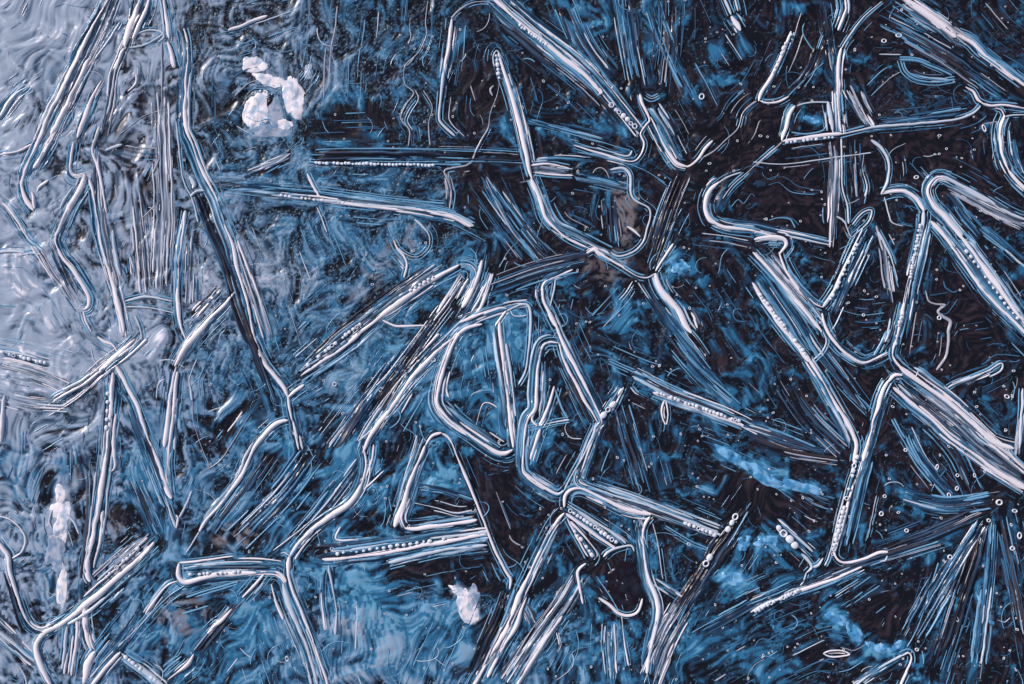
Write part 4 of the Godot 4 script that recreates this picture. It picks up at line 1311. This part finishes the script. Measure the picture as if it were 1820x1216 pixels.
func crystals_lower_dark() -> void:
	thing("bladed_crystal", "long flat blue blade with a beaded ridge and a tapering tail")
	R(7.5, [1160, 697, 1200, 712, 1250, 730, 1322, 757])
	R(4, [1082, 642, 1135, 665, 1162, 674, 1210, 697, 1245, 712, 1290, 732], 2)
	B(24, 3.8, 1168, 698, 1312, 748, 6)
	S(30, 24, [1120, 660, 1200, 700, 1290, 735, 1350, 765], 0, 2.2)
	S(18, 12, [1325, 755, 1390, 775, 1470, 808], 3, 2.4)
	S(30, 24, [1330, 770, 1400, 800, 1490, 815], 1, 1.8)

	thing("ice_ridge", "upright white ridge with a ladder of bubbles, turning at its foot")
	R(6, [1604, 668, 1590, 668, 1578, 680])
	R(8, [1580, 676, 1565, 706, 1554, 745, 1544, 782, 1532, 820])
	R(6.5, [1534, 812, 1520, 855, 1503, 910, 1489, 962, 1485, 986, 1498, 1000, 1526, 996, 1560, 983, 1579, 982])
	R(4, [1522, 806, 1505, 865, 1488, 930, 1474, 988, 1466, 1006], 1)
	B(22, 4.6, 1522, 812, 1478, 984, 5)
	S(26, 30, [1578, 690, 1556, 770, 1530, 860, 1505, 970], 3, 2.2)
	R(5, [1578, 984, 1574, 996, 1562, 998], 1, "ridge", false)

	thing("bladed_crystal", "slim white blade with a beaded end, lying at the ladder ridge's foot")
	R(8, [1334, 1089, 1360, 1074, 1410, 1054, 1461, 1038, 1495, 1024, 1534, 1006])
	R(4, [1336, 1078, 1380, 1060, 1420, 1044, 1434, 1018], 1)
	B(15, 4.4, 1342, 1084, 1418, 1048, 6)
	S(26, 20, [1390, 1050, 1480, 1020, 1570, 990, 1670, 960], 1, 2.0)
	R(3, [1560, 1000, 1600, 985, 1668, 962], 2)
	R(3.5, [1484, 1060, 1508, 1046, 1528, 1032], 1)
	S(30, 30, [1240, 1130, 1330, 1080, 1420, 1040], 3, 1.6)

	thing("ice_crystal", "little Y of ice with five large bubbles up its stem")
	R(6, [1432, 1020, 1442, 1008, 1434, 994, 1424, 984], 1)
	R(5, [1442, 1008, 1454, 1004, 1464, 992], 1)
	B(5, 7.5, 1383, 937, 1422, 980, 4)
	S(30, 26, [1376, 920, 1410, 950, 1448, 985], 0, 2.0)

	thing("bladed_crystal", "dark slanting blade with a chain of round white bubbles")
	S(34, 50, [1330, 905, 1280, 975, 1235, 1045, 1200, 1100], 1, 2.4)
	S(50, 70, [1220, 1070, 1185, 1130, 1150, 1216], 2, 2.0)
	B(3, 6, 1306, 918, 1294, 940, 5)
	B(4, 6.5, 1261, 990, 1241, 1022, 5)
	R(3, [1330, 910, 1290, 975, 1230, 1060, 1205, 1110], 2)
	R(3, [1190, 1086, 1180, 1098, 1176, 1108], 0, "ridge", false)

	thing("ice_crystal", "hairpin crystal with a rounded white tip at a fan of dark streaks")
	R(6.5, [1598, 1222, 1612, 1194, 1620, 1170, 1614, 1160, 1600, 1166])
	R(6, [1604, 1164, 1564, 1186, 1516, 1222], 1)
	S(24, 30, [1600, 1172, 1560, 1196, 1520, 1222], 0, 2.0)
	thing("bladed_crystal", "fan of dark blue streaks spreading from a pale-rimmed knot")
	S(30, 70, [1745, 925, 1690, 1010, 1620, 1130], 3, 2.0)
	S(20, 60, [1750, 930, 1720, 1030, 1670, 1190], 1, 2.2)
	S(16, 50, [1765, 925, 1760, 1020, 1740, 1180], 3, 1.8)
	S(14, 50, [1775, 920, 1795, 1010, 1815, 1120], 1, 2.0)
	R(3, [1668, 1000, 1652, 1050, 1634, 1110, 1612, 1150], 2)
	R(3.5, [1772, 1102, 1786, 1106, 1796, 1098], 1, "hook", false)
	S(50, 30, [1600, 880, 1680, 900, 1760, 890], 3, 1.6)
	S(30, 24, [1560, 985, 1640, 955, 1745, 910], 1, 2.4)

	thing("bladed_crystal", "spray of dark curved streaks below the straight ridge")
	S(30, 20, [1610, 760, 1640, 820, 1690, 880], 3, 1.6)
	S(50, 30, [1630, 740, 1690, 800, 1730, 880], 1, 1.6)
	R(5, [1585, 745, 1600, 775, 1632, 822, 1652, 848], 2)
	thing("bladed_crystal", "tuft of upright blue streaks over dark ice at the spear's flank")
	S(40, 50, [1000, 10, 1030, 80, 1080, 150], 3, 1.4)
	S(60, 50, [1110, -10, 1120, 60, 1135, 140], 3, 1.6)
	S(60, 40, [1190, -10, 1190, 60, 1180, 150], 1, 1.6)
	S(40, 30, [1160, 0, 1190, 90, 1230, 170], 3, 1.4)
	thing("bladed_crystal", "dark brownish streaks filling the bend of the beaded needle")
	S(60, 50, [1400, 680, 1440, 740, 1500, 800], 1, 1.8)
	S(40, 40, [1100, 720, 1120, 790, 1140, 860], 1, 1.6)
	S(30, 40, [1420, 870, 1450, 890, 1480, 900], 1, 1.6)
	thing("oval_bubble", "long oval bubble with a bright rim, lying level", "air bubble")
	R(4, [1463, 1162, 1476, 1157, 1496, 1157, 1510, 1163, 1496, 1167, 1476, 1167, 1463, 1162], 0, "rim", false)
	R(3, [1470, 1162, 1490, 1161, 1503, 1162], 0, "core", false)
	thing("oval_bubble", "small upright oval bubble with a bright rim", "air bubble")
	R(4.5, [1182, 710, 1176, 728, 1178, 745, 1184, 754, 1187, 738, 1185, 722, 1182, 710], 0, "rim", false)
	R(4, [1181, 722, 1180, 734, 1182, 745], 0, "core", false)

func flakes() -> void:  # blue sky reflections shaped as coloured lenses, then the frost patches
	thing("blue_patch", "vivid blue feathered strip of painted sky reflection between black hollows", "ice flake")
	F(1300, 812, 34, 11, 30, 0)
	F(1352, 842, 48, 13, 33, 0)
	F(1425, 866, 46, 9, 14, 0)
	thing("blue_patch", "vivid blue curl of painted sky reflection over swirling dark ice", "ice flake")
	F(1488, 1100, 26, 11, 30, 0)
	F(1520, 1125, 26, 12, 50, 0)
	F(1562, 1152, 32, 9, 20, 0)
	F(1594, 1148, 16, 6, -40, 0)
	thing("blue_patch", "blue rounded patch of painted sky beside the chain of round bubbles", "ice flake")
	F(1304, 1028, 30, 14, 12, 0)
	thing("blue_patch", "small blue patch of painted sky under the white spindle's hooked top", "ice flake")
	F(1208, 474, 20, 15, 15, 0)
	thing("blue_patch", "blue patch of painted sky tucked inside the small rounded pocket", "ice flake")
	F(1442, 213, 16, 6, 25, 0)
	thing("blue_patch", "slim blue patch of painted sky beside the fan of dark streaks", "ice flake")
	F(1752, 1086, 30, 6, 62, 0)
	thing("blue_patch", "blue triangular patch of painted sky at the end of the long striped blade", "ice flake")
	F(1322, 965, 15, 16, 30, 0)
	F(1362, 962, 22, 13, 0, 0)
	thing("frost_patch", "soft white smear of frost on pale blue ice", "frost patch")
	F(832, 1078, 18, 36, -14, 1, 1.4, "lobe")
	F(818, 1052, 22, 9, 25, 1, 1.3, "lobe")
	F(842, 1060, 12, 20, 10, 3, 1.3, "lobe")
	thing("frost_patch", "white drip-shaped frost column with a rounded top", "frost patch")
	F(107, 880, 10, 20, 0, 1, 1.8, "lobe")
	F(109, 910, 20, 22, 0, 1, 1.7, "lobe")
	F(106, 944, 14, 30, 0, 1, 1.5, "lobe")
	F(100, 982, 20, 34, 0, 3, 1.5, "lobe")
	F(110, 1042, 11, 42, 4, 1, 1.6, "lobe")
	R(4, [120, 915, 132, 928, 140, 950], 1, "side_ridge", false)
	R(4, [94, 905, 88, 925, 92, 940], 1, "side_ridge", false)


func build_small() -> void:
	hairlines("fine_growth_lines", "hair-fine blue and dark growth lines following the crystals", 2600)
	# loose bubbles frozen into the dark ice, the larger ones one by one
	var spots := [[1566, 913, 6, 5], [1611, 943, 6, 4.5], [1683, 945, 6, 4], [1688, 990, 5, 5], [1757, 925, 4.5, 5], [1776, 893, 7, 6], [1803, 908, 6, 4], [1812, 952, 5, 7], [1572, 882, 4.5, 4.5], [1686, 880, 4, 5], [1702, 845, 4, 5], [1700, 868, 4, 5], [1732, 845, 4, 5], [1741, 960, 4, 5],
		[1571, 73, 6, 6], [1597, 63, 7, 6], [1247, 172, 7, 7], [1749, 228, 5, 9], [1629, 315, 6, 4], [1800, 975, 5, 5], [1790, 705, 6, 5], [1669, 565, 4.5, 4.5], [1630, 1155, 5, 4], [1700, 1100, 4, 6], [1610, 800, 4, 4], [1665, 830, 3.5, 6], [1535, 560, 4, 4], [1790, 800, 5, 4],
		[677, 693, 6, 7], [770, 640, 6, 4], [1070, 740, 4, 4], [1085, 727, 6, 7], [510, 1171, 5, 6], [618, 972, 4, 4], [590, 976, 5, 4], [595, 683, 5, 5], [1224, 967, 5, 4]]
	for s in spots:
		var o := bubble_at(self, Vector3.ZERO, s[0], s[1], s[2] * rng.randf_range(0.6, 0.95), s[3] * rng.randf_range(0.6, 0.95), rng.randf_range(-0.5, 0.5), 1.0)
		used["air_bubble"] = used.get("air_bubble", 0) + 1
		o.name = "air_bubble" if used["air_bubble"] == 1 else "air_bubble_%03d" % (used["air_bubble"] - 1)
		o.set_meta("label", "small round air bubble with a pale rim, loose in the ice")
		o.set_meta("category", "air bubble")
		o.set_meta("group", "loose air bubbles in the ice")
	var mm := MultiMesh.new()
	mm.transform_format = MultiMesh.TRANSFORM_3D
	mm.mesh = bubble_mesh
	var where: Array[Transform3D] = []
	while where.size() < 900:
		var x := rng.randf_range(0, W)
		var y := rng.randf_range(0, H)
		if rng.randf() > 0.25 + 0.75 * x / W or n_a.get_noise_2d(x * 1.3, y * 1.3 + 777.0) < rng.randf_range(-0.1, 0.3):
			continue
		var r := rng.randf_range(0.8, 2.2)
		where.append(Transform3D(Basis.from_scale(Vector3(r * U * rng.randf_range(0.8, 1.6), r * U * 0.8, r * U)).rotated(Vector3.UP, rng.randf() * TAU), Vector3((x - W * 0.5) * U, (hs(x, y) + 0.5) * U, (y - H * 0.5) * U)))
	mm.instance_count = where.size()
	for i in where.size():
		mm.set_instance_transform(i, where[i])
	var mi := MultiMeshInstance3D.new()
	mi.multimesh = mm
	mi.name = "fine_bubbles"
	mi.set_meta("kind", "stuff")
	mi.set_meta("label", "fine pinhead air bubbles scattered through the ice")
	mi.set_meta("category", "bubbles")
	add_child(mi)

# fine lines of growth in the ice, along the grain of the nearest crystal; too many to count
func hairlines(called: String, label: String, count: int) -> void:
	var vs := PackedVector3Array()
	var ns := PackedVector3Array()
	var cs := PackedColorArray()
	var idx := PackedInt32Array()
	org = Vector3.ZERO
	var made := 0
	while made < count:
		var p := Vector2(rng.randf_range(-20, W + 20), rng.randf_range(-20, H + 20))
		var bl := ctl(BLUE, p.x, p.y)
		var pa := ctl(PALE, p.x, p.y)
		var run := PackedVector2Array()
		var curl := rng.randf() < 0.22
		var length := rng.randf_range(14, 64) if curl else rng.randf_range(18, 95)
		var turn := rng.randf_range(-0.16, 0.16)
		var dirn := Vector2.RIGHT.rotated(rng.randf() * TAU)
		if not curl:
			dirn = site_d[cell_site(p)]
		var first_id := site_id[cell_site(p)]
		var q := p
		while length > 0.0:
			run.append(q)
			q += dirn * 2.5
			length -= 2.5
			if curl:
				turn = clampf(turn + rng.randf_range(-0.05, 0.05), -0.3, 0.3)
				dirn = dirn.rotated(turn)
			else:
				var k := cell_site(q)
				if absi(site_id[k] - first_id) > 0:
					break
				var want := site_d[k] if site_d[k].dot(dirn) > 0.0 else -site_d[k]
				dirn = dirn.lerp(want, 0.3).normalized()
		if run.size() < 5:
			continue
		made += 1
		var tone := 5
		var r := rng.randf()
		if r < 0.10 + bl * 0.6:
			tone = 2
		elif r < 0.12 + bl * 0.6 + pa * 0.3:
			tone = 1
		elif r > 0.93:
			tone = 3
		ring(run, rng.randf_range(0.9, 2.0) if curl else rng.randf_range(1.0, 2.4), 0.0, tone, made * 7.3, 0.5, vs, ns, cs, idx, 4)
	var o := commit(called, vs, ns, cs, idx, m_ridge, self)
	o.set_meta("kind", "stuff")
	o.set_meta("label", label)
	o.set_meta("category", "growth lines")

func cell_site(p: Vector2) -> int:
	return site[clampi(int((p.y + MARGIN) / CELL), 0, fy - 1) * fx + clampi(int((p.x + MARGIN) / CELL), 0, fx - 1)]
